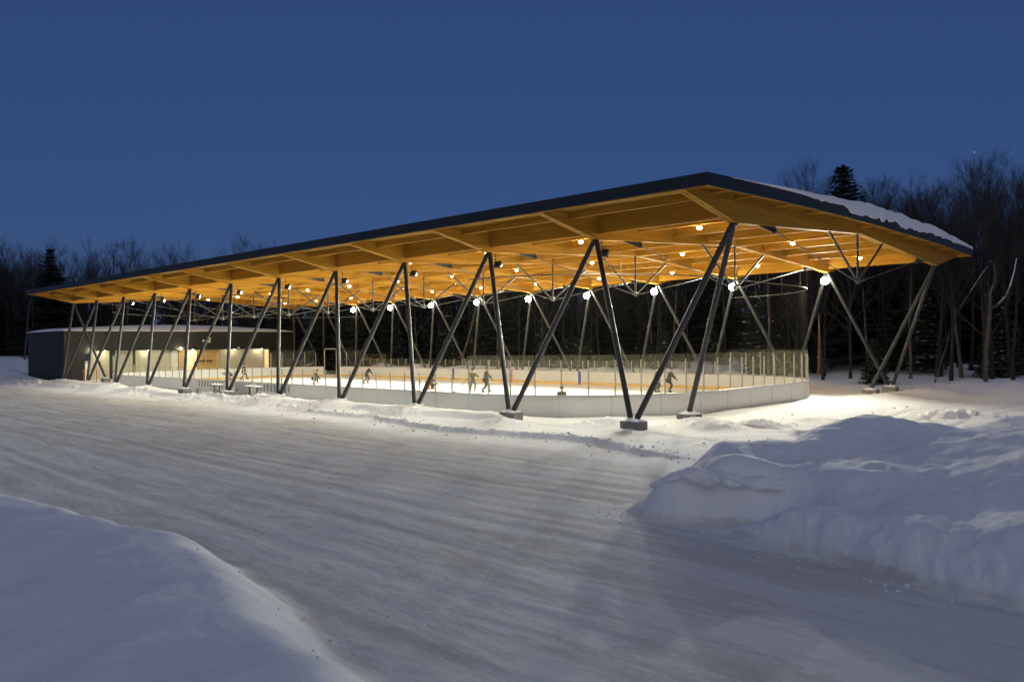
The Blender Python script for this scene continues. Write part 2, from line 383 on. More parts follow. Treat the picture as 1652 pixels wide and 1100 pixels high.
LEDGE = np.array([(-12,-9),(-6,-7.6),(-1.7,-6.55),(0,-6.43),(2.5,-5.6),(5,-5.8),(9.6,-6.3),(13,-5.4),(16,-4.7),(21,-4.6),(30,-3.3),(40,-3.2),(52,-3.4),(66,-4.4),(90,-8),(140,-12)])
BANK = np.array([(-30,-24.2),(-14,-23.9),(-9.3,-23.85),(-8.5,-23.7),(-7.1,-23.45),(-6,-23.1),(-4,-22.6),(-2.9,-22.4),(-.6,-22.9),(2.9,-23.2),(12,-24.5),(30,-26),(60,-28),(140,-34)])
def height(x, y):
    n1 = fbm(x*.45, y*.45, 5); n2 = fbm(x*1.7+9, y*1.7, 4); n3 = fbm(x*.08+3, y*.08, 3)
    z = -.53+n1*.07+n2*.03+n3*.12
    xl = np.interp(y, LEDGE[:, 0], LEDGE[:, 1])+fbm(y*.35, x*0+3, 4)*1.0
    rough = fbm(x*4, y*4, 4)
    plat = sst(x, xl, xl+.28+.1*n2)*sst(y, -4, .5)
    z = z+plat*(.16+n1*.08)
    z = z+(.07+rough*.20)*np.exp(-((x-xl-.35)/.38)**2)*sst(y, -3, 1)*(1-sst(y, 80, 90))
    # cut snow shelves against the column feet
    for (a, b, fx, hh) in ((9.5, 31.5, -3.0, .26), (53.5, 68, -3.2, .28)):
        edge = fx+fbm(y*.5, x*0+8, 3)*.7+.6*sst(y, b-9, b)*0
        s = sst(x, edge, edge+.42)*(1-sst(x, -1.6, -.9))*sst(y, a, a+.9)*(1-sst(y, b-.5, b))
        z = z+s*(hh+n2*.1)
    # clods beside the feet at the near end
    for (cx, cy, r, hh) in ((.6,1.2,.9,.22),(2.6,.2,.8,.25),(4.2,-.2,.7,.14),(1.6,-2.0,.5,.16),(6.6,-.6,1.3,.14),(14,-4.2,1.3,.3),(12.6,-3.6,.8,.28),(2.0,2.6,1.4,.18),(-1,4.6,1.2,.22),(-3.2,31,1.5,.25),(-3.6,36.5,2.0,.3),(-3,47.5,2.4,.26),(-3.8,70,3.5,.35),(22.5,2.2,1.6,.22),(27.2,1.4,1.4,.28)):
        d2 = ((x-cx)**2+((y-cy)*.7)**2)/(r*r)
        z = z+hh*np.exp(-d2*1.3)*(1+rough*1.3)
    for j in (2, 3, 4, 7, 8, 9, 10):
        d2 = ((x+2.5)/1.5)**2+((y-(j*6.5+3.25))/1.9)**2
        z = np.maximum(z, -.48+(.50+rough*.1)*np.exp(-d2**1.5*.8)+n1*.05)
    for (fx_, fy_, fh_) in ((-2.9, 9.4, .22), (-2.5, 2.9, .06), (1.7, 3.0, .08), (-1.2, 5.5, .12)):
        z = z+(fh_+rough*.15)*np.exp(-(((x-fx_)/.9)**2+((y-fy_)/1.1)**2))
    # platform slopes down to the end of the rink
    z = z-.08*sst(y, 8, 2)*sst(x, 1, 6)
    # road ruts
    rd = sst(x, -26, -20)*(1-sst(x, xl-1.5, xl))
    z = z+rd*(fbm(x*2.2, y*.2, 4)*.016+fbm(x*6, y*1.2, 4)*.014)
    wv = fbm(y*.045, x*0+6, 3)*2.2
    for c_, w_ in ((-9.6,.2),(-11.4,.2),(-12.9,.16),(-14.7,.16),(-15.9,.22),(-17.7,.22),(-19.6,.17),(-21.3,.17)):
        q = (x-c_-wv*(1+.25*math.sin(c_*3)))/w_
        z = z+rd*(-.011*np.exp(-q*q)+.006*np.exp(-(np.abs(q)-1.9)**2*1.5))*(.4+vnoise(y*.12+c_*7, x*0+2))
    # tracks sweeping past the right end
    sw = sst(-y, -1, 2)*sst(x, -9, -5)*(1-sst(x, 30, 40))
    for c_ in (-1.6, -3.3, -4.6, -6.2, 1.2):
        q = (y-c_+((x-8)/16)**2*2.2+fbm(x*.12, y*0+c_, 3)*1.6)/.2
        z = z+sw*(-.04*np.exp(-q*q)+.015*np.exp(-(np.abs(q)-1.9)**2))*(.3+vnoise(x*.2+c_, x*0+5))
    z = z+sw*(n2*.07+rough*.03)
    # near left bank
    xb = np.interp(y, BANK[:, 0], BANK[:, 1])+fbm(y*.6, x*0+1, 3)*.5
    d = xb-x
    z = z+sst(d, -1.3, .15)*(.84+n2*.05)-sst(d, -.1, 5.0)*(.85+n1*.2)+sst(d, -.5, 2)*fbm(x*.5, y*.5+9, 3)*.10
    # mounds behind the rink and right-hand banks
    z = z+sst(x, 27.5, 31)*sst(y, 4, 22)*(.9+n1*1.0)*(1-sst(x, 33, 36))*(1-sst(y, 95, 110))
    z = z+1.1*np.exp(-(((x-31)/2.5)**2+((y-73)/4)**2))
    for (cx, cy, rx, ry, hh) in ((33,-8,7,5,1.35),(44,-12,10,7,1.6),(24,-9,4,2.2,.45),(36,1,8,3,.35)):
        z = z+hh*np.exp(-(((x-cx)/rx)**2+((y-cy)/ry)**2))*(1+n1*.8)
    # rise to the forest
    z = z+sst(x, 36, 60)*1.5*sst(y, -10, 20)
    z = z+sst(y, 74, 110)*2.6*(1-sst(x, -2, 4)) + sst(y, 92, 130)*2*sst(x, -2, 4)
    hz = heap(x, y); hz = hz+sst(hz, -.6, -.2)*(rough*.05+fbm(x*.75+5, y*.75, 3)*.24+fbm(x*2.2, y*2.2+7, 3)*.10+fbm(x*5, y*5+3, 3)*(.03+.10*(1-sst(hz, .0, .35))*sst(-x, 11.5, 13)))
    k = .12; mk = hz > -2
    zz = np.where(mk, np.maximum(z, hz)+np.where(mk, np.maximum(k-np.abs(z-hz), 0)**2/(4*k), 0), z)
    z = zz
    s = sd_rink(x, y)
    z = np.where(s < .12, -.75, z)
    px = (x > -.6) & (x < 26) & (y > 73.3) & (y < 86)
    z = np.where(px, -.4, z)
    return z
def gz(x, y): return float(height(np.array([float(x)]), np.array([float(y)]))[0])

def terrain():
    a0 = math.atan2(FW.y, FW.x)
    front = np.linspace(-.86, .86, 1150); back = np.linspace(.86, 2*math.pi-.86, 90)[1:-1]
    ang = a0+np.r_[front, back]; r = np.r_[0.3, np.exp(np.linspace(math.log(1.8), math.log(160), 800)), 200, 260, 350, 500, 800, 1400]
    A, Rr = np.meshgrid(ang, r)
    X = CAM.x+Rr*np.cos(A); Y = CAM.y+Rr*np.sin(A); Z = height(X, Y)
    xl = np.interp(Y, LEDGE[:, 0], LEDGE[:, 1]); xb = np.interp(Y, BANK[:, 0], BANK[:, 1])
    road = sst(X, xb+.1, xb+1.6)*(1-sst(X, xl-4.5, xl-.3))
    road = np.maximum(road, sst(X, xb+.1, xb+1.6)*(1-sst(X, -13.5, -12))*sst(-Y, -2, 4))
    road = road*(1-sst(Y, 60, 95)); road = road*(1-.8*sst(Z, -.44, -.3))
    nr, na = X.shape
    verts = np.stack([X.ravel(), Y.ravel(), Z.ravel()], 1)
    i, j = np.meshgrid(np.arange(nr-1), np.arange(na), indexing='ij'); j2 = (j+1) % na
    q = np.stack([i*na+j, i*na+j2, (i+1)*na+j2, (i+1)*na+j], -1).reshape(-1, 4)
    q = q[:, ::-1]
    # which piece of ground does a face belong to
    cx = verts[q[:, 0], 0]; cy = verts[q[:, 0], 1]; cz = verts[q[:, 0], 2]; rf = road.ravel()[q[:, 0]]
    kind = np.zeros(len(q), int)
    hp = (heap(cx, cy) > -.42); kind[hp] = 2
    xbq = np.interp(cy, BANK[:, 0], BANK[:, 1]); kind[(cx < xbq+.3)] = 3
    kind[(rf > .5) & (kind == 0)] = 1
    for k, nm in ((0, 'snow_ground'), (1, 'road'), (2, 'snow_heap'), (3, 'snow_bank')):
        qq = q[kind == k]; used, inv = np.unique(qq, return_inverse=True); qq = inv.reshape(-1, 4)
        me = bpy.data.meshes.new(nm); V = verts[used]
        me.vertices.add(len(V)); me.vertices.foreach_set('co', V.ravel())
        me.loops.add(qq.size); me.loops.foreach_set('vertex_index', qq.ravel().astype(np.int32))
        me.polygons.add(len(qq)); me.polygons.foreach_set('loop_start', (np.arange(len(qq))*4).astype(np.int32))
        me.update(calc_edges=True); me.polygons.foreach_set('use_smooth', [True]*len(qq))
        at = me.attributes.new('road', 'FLOAT', 'POINT'); at.data.foreach_set('value', road.ravel()[used].astype(np.float32))
        me.materials.append(M['ground']); o = bpy.data.objects.new(nm, me); link(o); o['kind'] = 'structure'
terrain()

# ------------------------------------------------------------------ canopy
NB = 11; BAY = 6.5; WID = 24.68; LEN = NB*BAY; XM = WID/2; EX = 3.85; EY = 1.1; ZC = 7.418
def gg(x): return 1-((x-XM)/(XM+EX))**2
def zd(x): return 8.33+.30*gg(x)
def zt(x): return 8.60+.30*gg(x)
ORD = ['first', 'second', 'third', 'fourth', 'fifth', 'sixth', 'seventh', 'eighth', 'ninth', 'tenth', 'eleventh', 'twelfth']

can = thing('rink_canopy', 'long timber and steel canopy with dark fascia and V-shaped columns over the skating rink', 'canopy', (XM, LEN/2, 0))
CO = (XM, LEN/2, 0)
xs = np.linspace(-EX+.06, WID+EX-.06, 25)
mb = MB(); mb.prism([(x, zd(x)) for x in xs]+[(x, zd(x)+.05) for x in xs[::-1]], -EY+.06, LEN+EY-.06); mb.build('ceiling_deck', M['deck'], can, CO)
mb = MB(); mb.prism([(x, zd(x)+.053) for x in xs]+[(x, zt(x)-.02) for x in xs[::-1]], -EY+.06, LEN+EY-.06); mb.build('roof', M['roofsheet'], can, CO)
# fascias
for s in (0, 1):
    x0 = -EX if s == 0 else WID+EX-.055
    mb = MB(); mb.box((x0, -EY, 8.185), (x0+.055, LEN+EY, 8.61)); mb.mi = 1
    for k in range(1, 24):
        yy = -EY+k*(LEN+2*EY)/24; mb.box((x0-.004 if s == 0 else x0+.03, yy-.004, 8.19), (x0+.02 if s == 0 else x0+.059, yy+.004, 8.605))
    mb.build('fascia', [M['fascia'], M['darksteel']], can, CO)
    mb = MB(); xa = -EX+.058 if s == 0 else WID+EX-.058-.06
    mb.box((xa, -EY+.06, 8.165), (xa+.06, LEN+EY-.06, 8.328)); mb.build('soffit_edge', M['woody'], can, CO)
for s in (0, 1):
    y0 = -EY if s == 0 else LEN+EY-.055
    xe = np.linspace(-EX+.058, WID+EX-.058, 33)
    mb = MB(); mb.prism([(x, 8.185+.25*gg(x)) for x in xe]+[(x, zt(x)+.015) for x in xe[::-1]], y0, y0+.055); mb.build('fascia', M['fascia'], can, CO)
    ya = -EY+.058 if s == 0 else LEN+EY-.118
    xe = np.linspace(-EX+.12, WID+EX-.12, 33)
    mb = MB(); mb.prism([(x, 8.165+.25*gg(x)) for x in xe]+[(x, zd(x)-.003) for x in xe[::-1]], ya, ya+.06); mb.build('soffit_edge', M['woodx'], can, CO)

# frames: paired glulam beam, fan of struts, tie rods
fx = np.linspace(-EX+.125, WID+EX-.125, 31)
def beam_bottom(x):
    if x < 0: return 7.42+(8.175-7.42)*(-x/3.73)
    if x > WID: return 7.42+(8.175-7.42)*((x-WID)/3.73)
    return 7.42+(8.17-7.42)*(1-abs(x-XM)/XM)
NODE = (XM, 5.86)
bx = sorted(set(list(fx)+[0, XM, WID]))
for i in range(NB+1):
    y = i*BAY; mb = MB()
    poly = [(x, beam_bottom(x)) for x in bx]+[(x, zd(x)-.003) for x in bx[::-1]]
    mb.prism(poly, y-.155, y-.012); mb.prism(poly, y+.012, y+.155)
    b = mb.build('frame_beam', M['woodx'], can, CO)
    mb = MB(); mb.prism([(x, beam_bottom(x)+.06) for x in bx]+[(x, zd(x)-.01) for x in bx[::-1]], y-.0115, y+.0115); mb.build('steel_flitch', M['darksteel'], b, CO)
    for tx in (8.94, XM, 15.74):
        mb = MB(); mb.tube([(NODE[0]+(tx-XM)*.05, y, NODE[1]+.08), (tx, y, beam_bottom(tx)-.01)], .057, 10)
        mb.build('strut', M['steel'], b, CO, smooth=True)
    mb = MB(); mb.prism([(XM-.22, NODE[1]+.06), (XM-.12, NODE[1]-.09), (XM+.12, NODE[1]-.09), (XM+.22, NODE[1]+.06), (XM+.1, NODE[1]+.2), (XM-.1, NODE[1]+.2)], y-.02, y+.02)
    for k in range(8):
        a = k*math.pi/4; mb.sphere((XM+.2*math.cos(a), y+.12*math.sin(a), NODE[1]), .035, 6, 4)
    mb.tube([(XM, y, NODE[1]-.1), (XM, y, NODE[1]+.14)], .09, 10)
    mb.build('tie_node', M['rod'], b, CO)
    for s in (-1, 1):
        xa = XM+s*(XM-2.0); xb = XM+s*(XM-3.35); zb = beam_bottom(xa)
        mb = MB(); mb.prism([(xa, zb-.003), (xb+s*-.1, beam_bottom(xb)-.003), (xb+s*-.12, beam_bottom(xb)-.22), (xb+s*.05, beam_bottom(xb)-.27)], y-.03, y+.03)
        mb.tube([(xb+s*-.02, y-.09, beam_bottom(xb)-.16), (xb+s*-.02, y+.09, beam_bottom(xb)-.16)], .06, 10)
        mb.build('bracket', M['darksteel'], b, CO)
        mb = MB(); p0 = Vector((xb, y, beam_bottom(xb)-.16)); p1 = Vector((XM+s*.2, y, NODE[1]))
        mb.tube([p0, p1], .021, 8)
        for t in (.08, .5, .93):
            q = p0.lerp(p1, t); d = (p1-p0).normalized()*.14; mb.tube([q-d, q+d], .034, 8)
        mb.build('tie_rod', M['rod'], b, CO)

# purlins
PX = [-1.9]+[k*WID/8 for k in range(9)]+[WID+1.9]
for x in PX:
    edge = abs(x) < .01 or abs(x-WID) < .01
    zb = 7.67 if edge else (8.115 if (x < -1 or x > WID+1) else zd(x)-.5)
    mb = MB(); hw = .07
    for i in range(NB):
        mb.box((x-hw, i*BAY+.158, zb), (x+hw, (i+1)*BAY-.158, zd(x)-.003-abs(.07*.037*(x-XM)/8)))
    mb.build('purlin', M['woody'], can, CO)
    zl = 8.2+.25*gg(x)
    for ya, yb in ((-EY+.12, -.158), (LEN+.158, LEN+EY-.12)): MB().box((x-hw, ya, zl), (x+hw, yb, zd(x)-.006)).build('lookout', M['woody'], can, CO)

# V columns on concrete feet
BXN, BXF = -1.948, WID+1.948
feet = []
for side in (0, 1):
    xt = 0 if side == 0 else WID; xb = BXN if side == 0 else BXF; sg = 1 if side == 0 else -1
    leg = lambda p, q: MB().tube([Vector(p)+(Vector(q)-Vector(p)).normalized()*.05, Vector(q)], .112, 16)
    for j in range(NB):
        yb = j*BAY+BAY/2
        for (yt, dy) in ((j*BAY, -.13), ((j+1)*BAY, .13)):
            c = leg((xb, yb+dy, 0.04), (xt, yt-dy*.5, ZC-.02)).build('column', M['steel'], can, CO, smooth=True)
            mb = MB(); mb.box((xb-.16, yb+dy-.11, .0), (xb+.16, yb+dy+.11, .035)); mb.prism([(xb-.13, .035), (xb+.13, .035), (xb+.03, .3), (xb-.03, .3)], yb+dy-.01, yb+dy+.01)
            mb.build('base_plate', M['darksteel'], c, CO)
        feet.append((xb, yb))
    for (yb, yt) in ((3.132, 0), (LEN-3.132, LEN)):
        xe = xt+sg*1.893
        c = leg((xe, yb, .04), (xt+sg*.02, yt+(.03 if yt == 0 else -.03), ZC-.02)).build('column', M['steel'], can, CO, smooth=True)
        MB().box((xe-.15, yb-.15, 0), (xe+.15, yb+.15, .035)).build('base_plate', M['darksteel'], c, CO)
        feet.append((xe, yb))
    for i in range(NB+1):
        MB().tube([(xt, i*BAY, ZC-.1), (xt, i*BAY, ZC)], .15, 12).build('column_cap', M['darksteel'], can, CO)
capsnow = MB()
for n_, (x, y) in enumerate(feet):
    mb = MB(); mb.box((x-.31, y-.43, -.72), (x+.31, y+.43, 0)); mb.build('footing', M['concrete'], can, CO, bevel=.02)
# snow resting on the feet
for k, (x, y) in enumerate(feet):
    if x > 20 and 6 < y < 66: continue
    mb = MB(); nx, ny = 9, 11; b0 = 0
    sx = random.uniform(-.12, .12); sy = random.uniform(-.15, .15)
    vs = []; fs = []
    for iy in range(ny):
        for ix in range(nx):
            u = ix/(nx-1)*2-1; v = iy/(ny-1)*2-1; e = max(0, 1-max(abs(u), abs(v))**3)
            vs.append((x+u*.29+sx*.15, y+v*.40+sy*.15, .004+e*(.07+.07*random.random())))
    for iy in range(ny-1):
        for ix in range(nx-1):
            a = iy*nx+ix; fs.append((a, a+1, a+nx+1, a+nx))
    mb.add(vs, fs); o = mb.build('snow_cap', M['snow'], None, (x, y, 0), smooth=True); o.location = (x, y, 0)
    if x < 15: ds = ('lone foot before the right end of the boards' if y < 3.2 and x > 0 else 'lone foot beside the pavilion front' if y > 67 and x > 0 else 'foot of the %s near V, counted from the right' % ORD[min(11, int((y)/BAY))])
    else: ds = ('left foot at the right rear corner' if y < 3.2 else 'right foot at the right rear corner') if y < 40 else ('foot of the last V beyond the pavilion corner' if y < 68.3 and x > 24 else 'lone foot at the far pavilion corner')
    tag(o, 'small snow cap on the ' + ds, 'snow', 'snow caps on the column feet')

# snow on the roof
ny_, nx_ = 90, 260
def roofsnow():
    X = np.linspace(-2.2, WID+EX+.02, nx_); Y = np.r_[-EY-.03, np.linspace(-EY+.02, 6, 40), np.linspace(6.5, LEN+EY, ny_-41)]
    XX, YY = np.meshgrid(X, Y)
    t = .36*sst(XX, -1.0, 13)*(1-.75*sst(XX, 20, 28.4))+.05*sst(XX, -2, 1)
    t = t*(1+fbm(XX*.9, YY*.9+4, 4)*.55)*(1-sst(XX, WID+EX-.25, WID+EX+.02))
    t = np.where(YY < -EY, t*.9, t)
    ZT = zt(XX)+.017+np.maximum(t, 0.0)
    drop = np.clip(fbm(XX[0]*.9, XX[0]*0+2, 5, .62)*2.6+.5, 0, 1)*.26*sst(XX[0], 3, 9)*(1-sst(XX[0], 22, 27))
    vs = []; fs = []
    for iy in range(len(Y)):
        for ix in range(nx_): vs.append((XX[iy, ix], YY[iy, ix], ZT[iy, ix]))
    n = nx_
    for iy in range(len(Y)-1):
        for ix in range(n-1):
            a = iy*n+ix; fs.append((a, a+1, a+n+1, a+n))
    b = len(vs)
    for ix in range(n): vs.append((X[ix], -EY-.045, ZT[0, ix]-.02)); 
    c = len(vs)
    for ix in range(n): vs.append((X[ix], -EY-.035-.03*(drop[ix] > .03), zt(X[ix])+.01-drop[ix]))
    d = len(vs)
    for ix in range(n): vs.append((X[ix], -EY-.004, zt(X[ix])+.0-drop[ix]))
    for (p, q) in ((0, b), (b, c), (c, d)):
        for ix in range(n-1): fs.append((q+ix, q+ix+1, p+ix+1, p+ix))
    mb = MB(); mb.add([(v[0], v[1], v[2]) for v in vs], fs)
    o = mb.build('roof_snow', M['snow'], None, (XM, LEN/2, 8.6), smooth=True); o.location = (XM, LEN/2, 8.6)
    tag(o, 'thick layer of snow lying on the canopy roof, ragged along its right end', 'snow')
roofsnow()

# ------------------------------------------------------------------ lamps
def area_fix(light, loc, direction, parent):
    o = bpy.data.objects.new('lamp_light', light); link(o, parent); o.location = loc
    o.rotation_euler = Vector(direction).to_track_quat('-Z', 'Y').to_euler(); return o
def flood_proto(sg, W):
    t = thing('floodlight', '', 'floodlight')
    mb = MB(); mb.tube([(0, 0, .50), (0, 0, .12), (sg*.1, 0, .06)], .02, 6); mb.build('hanger', M['darksteel'], t)
    d = Vector((sg*.94, 0, -.34)).normalized(); up = Vector((0, 1, 0)); n = d.cross(up)
    mb = MB(); c = Vector((sg*.16, 0, -.05)); mb.bar(c-d*.09, c+d*.05, .42, .34, up=n); mb.build('housing', M['darksteel'], t, bevel=.015)
    mb = MB(); mb.sphere(c+d*.06, (.25, .25, .25) if sg < 0 else (.12, .17, .12), 14, 8); mb.build('lens', M['flood'], t)  # far lens oversized: its glowing shape stands in for glare
    L = bpy.data.lights.new('flood', 'SPOT'); L.energy = W; L.color = (.97, 1, .84); L.shadow_soft_size = .11; L.spot_size = math.radians(122 if sg < 0 else 168); L.spot_blend = 1.0 if sg < 0 else .45
    area_fix(L, c+d*(.34 if sg < 0 else .20), d if sg < 0 else (.30, 0, -.95), t); return t
pn = flood_proto(1, FLOOD_NEAR); pf = flood_proto(-1, FLOOD_FAR)
for side, pr in ((0, pn), (1, pf)):
    for i in range(1, 10):
        o = pr if i == 1 else copy_tree(pr)
        o.location = (.45 if side == 0 else WID-.30, i*BAY-.02, 6.93)
        o.rotation_euler = (0, 0, (-1 if side == 0 else 1)*math.radians(({1: 14, 2: 5} if side else {}).get(i, 0)))
        tag(o, ('dark-backed floodlight at the %s near column top from the right' if side == 0 else 'glaring white floodlight at the %s far column top from the right') % ORD[i], 'floodlight', 'floodlights under the canopy edges')
def down_proto():
    t = thing('downlight', '', 'ceiling light')
    mb = MB(); mb.tube([(0, 0, .0), (0, 0, .10)], .075, 12); mb.build('housing', M['steel'], t)
    mb = MB(); mb.sphere((0, 0, -.02), (.115, .115, .08), 12, 6); mb.build('bulb', M['bulb'], t)  # bulb enlarged so its shape imitates the bloom round the lamp
    L = bpy.data.lights.new('downlight', 'POINT'); L.energy = DOWN_W; L.color = (1, .74, .38); L.shadow_soft_size = .07
    o = bpy.data.objects.new('lamp_light', L); link(o, t); o.location = (0, 0, -.22); return t
dp = down_proto(); first = True
for r_, (x, rn) in enumerate(((WID/8, 'near'), (XM, 'middle'), (WID*7/8, 'far'))):
    for k in range(NB):
        o = dp if first else copy_tree(dp); first = False
        o.location = (x, BAY/2+k*BAY, zd(x)-.5-.10)
        tag(o, 'small warm ceiling lamp, %s row, %s bay from the right end' % (rn, ORD[k]), 'ceiling light', 'warm lamps under the timber ceiling')

# ------------------------------------------------------------------ ice and boards
def rink_path(off=0.0, step=.31):
    pts = []; r = RR+off; x0, x1, y0, y1 = RX0-off, RX1+off, RY0-off, RY1+off
    def arc(cx, cy, a0, a1):
        n = max(3, int(r*abs(a1-a0)/step))
        return [(cx+r*math.cos(a0+(a1-a0)*k/n), cy+r*math.sin(a0+(a1-a0)*k/n)) for k in range(n+1)]
    def seg(a, b):
        n = max(2, int(math.dist(a, b)/step)); return [(a[0]+(b[0]-a[0])*k/n, a[1]+(b[1]-a[1])*k/n) for k in range(1, n)]
    P = math.pi; A = []
    A += arc(x0+r, y0+r, P, 1.5*P); A += seg((x0+r, y0), (x1-r, y0)); A += arc(x1-r, y0+r, 1.5*P, 2*P)
    A += seg((x1, y0+r), (x1, y1-r)); A += arc(x1-r, y1-r, 0, .5*P); A += seg((x1-r, y1), (x0+r, y1)); A += arc(x0+r, y1-r, .5*P, P)
    A += seg((x0, y1-r), (x0, y0+r)); return A
def resample(p, step):
    p = [Vector((*q, 0)) for q in p]; L = [0]
    for a, b in zip(p, p[1:]+p[:1]): L.append(L[-1]+(b-a).length)
    tot = L[-1]; n = round(tot/step); out = []; k = 0
    for i in range(n):
        t = tot*i/n
        while L[k+1] < t: k += 1
        a = p[k]; b = p[(k+1) % len(p)]; q = a.lerp(b, (t-L[k])/max(1e-9, L[k+1]-L[k])); out.append((q.x, q.y))
    return out
def ring(mb, poff0, poff1, z0, z1, gap=None, step=.31):
    a = rink_path(poff0, step); n = len(a)
    cx, cy = (RX0+RX1)/2, (RY0+RY1)/2
    # same parametrisation for both offsets: normals
    nr = []
    for i in range(n):
        d = Vector((a[(i+1) % n][0]-a[i-1][0], a[(i+1) % n][1]-a[i-1][1], 0)).normalized(); nr.append((d.y, -d.x))
    w_ = poff1-poff0
    b = [(a[i][0]+nr[i][0]*w_, a[i][1]+nr[i][1]*w_) for i in range(n)]
    base = len(mb.v)
    for i in range(n): mb.v += [(a[i][0], a[i][1], z0), (b[i][0], b[i][1], z0), (b[i][0], b[i][1], z1), (a[i][0], a[i][1], z1)]
    for i in range(n):
        j = (i+1) % n
        m_ = ((a[i][0]+a[j][0])/2, (a[i][1]+a[j][1])/2)
        if gap and gap(m_): continue
        for k in range(4):
            mb.f.append((base+i*4+k, base+j*4+k, base+j*4+(k+1) % 4, base+i*4+(k+1) % 4)); mb.m.append(mb.mi)
    return mb
mb = MB(); mb.prism(rink_path(.02), ICE-.1, ICE, 'z'); o = mb.build('ice', M['ice']); o['kind'] = 'structure'
rb = thing('rink_boards', 'white oval hockey rink boards with glass and metal posts round the ice', 'rink boards', ((RX0+RX1)/2, (RY0+RY1)/2, ICE))
RO = ((RX0+RX1)/2, (RY0+RY1)/2, ICE)
gate = lambda m: m[0] > 22 and 61.9 < m[1] < 63.15
BT = .585
mb = MB(); ring(mb, 0, .10, ICE-.12, BT, gate); mb.build('board_wall', M['board'], rb, RO)
mb = MB(); ring(mb, -.02, .13, BT+.002, BT+.035, gate); mb.build('cap_rail', M['cap'], rb, RO)
mb = MB(); ring(mb, -.012, -.001, ICE+.004, ICE+.24, gate); mb.build('kick_strip', M['kick'], rb, RO)
sp = resample(rink_path(.10), 2.44); mb = MB()
for i, (x, y) in enumerate(sp):
    if gate((x, y)): continue
    xn, yn = sp[(i+1) % len(sp)]; d = Vector((xn-x, yn-y, 0)).normalized()
    mb.bar((x, y, ICE), (x, y, BT-.01), .012, .014, up=(d.y, -d.x, 0))
mb.build('panel_seam', M['seam'], rb, RO, kind='stuff')
for (yy, mm, nm, wd) in ((35.75, M['red'], 'red_line_mark', .34), (43.55, M['blue'], 'blue_line_mark', .30), (27.75, M['blue'], 'blue_line_mark', .30)):
    for x0 in (RX1-.018, ):
        MB().box((x0, yy-wd/2, ICE+.01), (x0+.005, yy+wd/2, BT+.0)).build(nm, mm, rb, RO)
for (yy, mm, nm, wd) in ((35.75, M['red'], 'centre_line', .3), (43.55, M['blue'], 'blue_line', .3), (27.75, M['blue'], 'blue_line', .3)):
    pass
posts = resample(rink_path(.05), 1.24)
tall = lambda y: y < RY0+RR+.4 or y > RY1-RR-.4
def ptop(y): return (2.22, 2.46) if tall(y) else (1.53, 1.53)
items = []
for i, (x, y) in enumerate(posts):
    d = math.hypot(x-CAM.x, y-CAM.y); items.append((d, i))
big = set(i for d, i in sorted(items)[:96])
mbs = MB(); gbs = MB()
for i, (x, y) in enumerate(posts):
    if gate((x, y)): continue
    xn, yn = posts[(i+1) % len(posts)]; d = Vector((xn-x, yn-y, 0)).normalized(); zt_, zg = ptop(y)
    mb = mbs if i not in big else MB()
    mb.bar((x, y, BT+.036), (x, y, zt_), .055, .05, up=(d.y, -d.x, 0))
    if i in big: mb.build('post', M['post'], rb, RO)
    if gate((xn, yn)): continue
    gb = gbs if i not in big else MB()
    z1, z2 = ptop(y)[1], ptop(yn)[1]
    nn = Vector((d.y, -d.x, 0))*.006; a = Vector((x, y, 0))+d*.03; b = Vector((xn, yn, 0))-d*.03
    vs = [a-nn+Vector((0, 0, BT+.04)), b-nn+Vector((0, 0, BT+.04)), b-nn+Vector((0, 0, z2)), a-nn+Vector((0, 0, z1))]
    vs += [v+nn*2 for v in vs]
    gb.add(vs, [(0,1,2,3),(7,6,5,4),(0,4,5,1),(1,5,6,2),(2,6,7,3),(3,7,4,0)])
    if i in big: gb.build('glass_pane', M['glass'], rb, RO)
mbs.build('post', M['post'], rb, RO, kind='stuff'); gbs.build('glass_pane', M['glass'], rb, RO, kind='stuff')
# gate frame at the far corner
gp = [q for q in rink_path(.05, .1) if gate(q)]
ga, gb_ = gp[0], gp[-1]
mb = MB()
mb.tube([(ga[0], ga[1], ICE), (ga[0], ga[1], 2.5), (ga[0]*.9+gb_[0]*.1, ga[1]*.9+gb_[1]*.1, 2.6), (ga[0]*.1+gb_[0]*.9, ga[1]*.1+gb_[1]*.9, 2.6), (gb_[0], gb_[1], 2.5), (gb_[0], gb_[1], ICE)], .05, 8)
mb.build('gate_frame', M['post'], rb, RO)

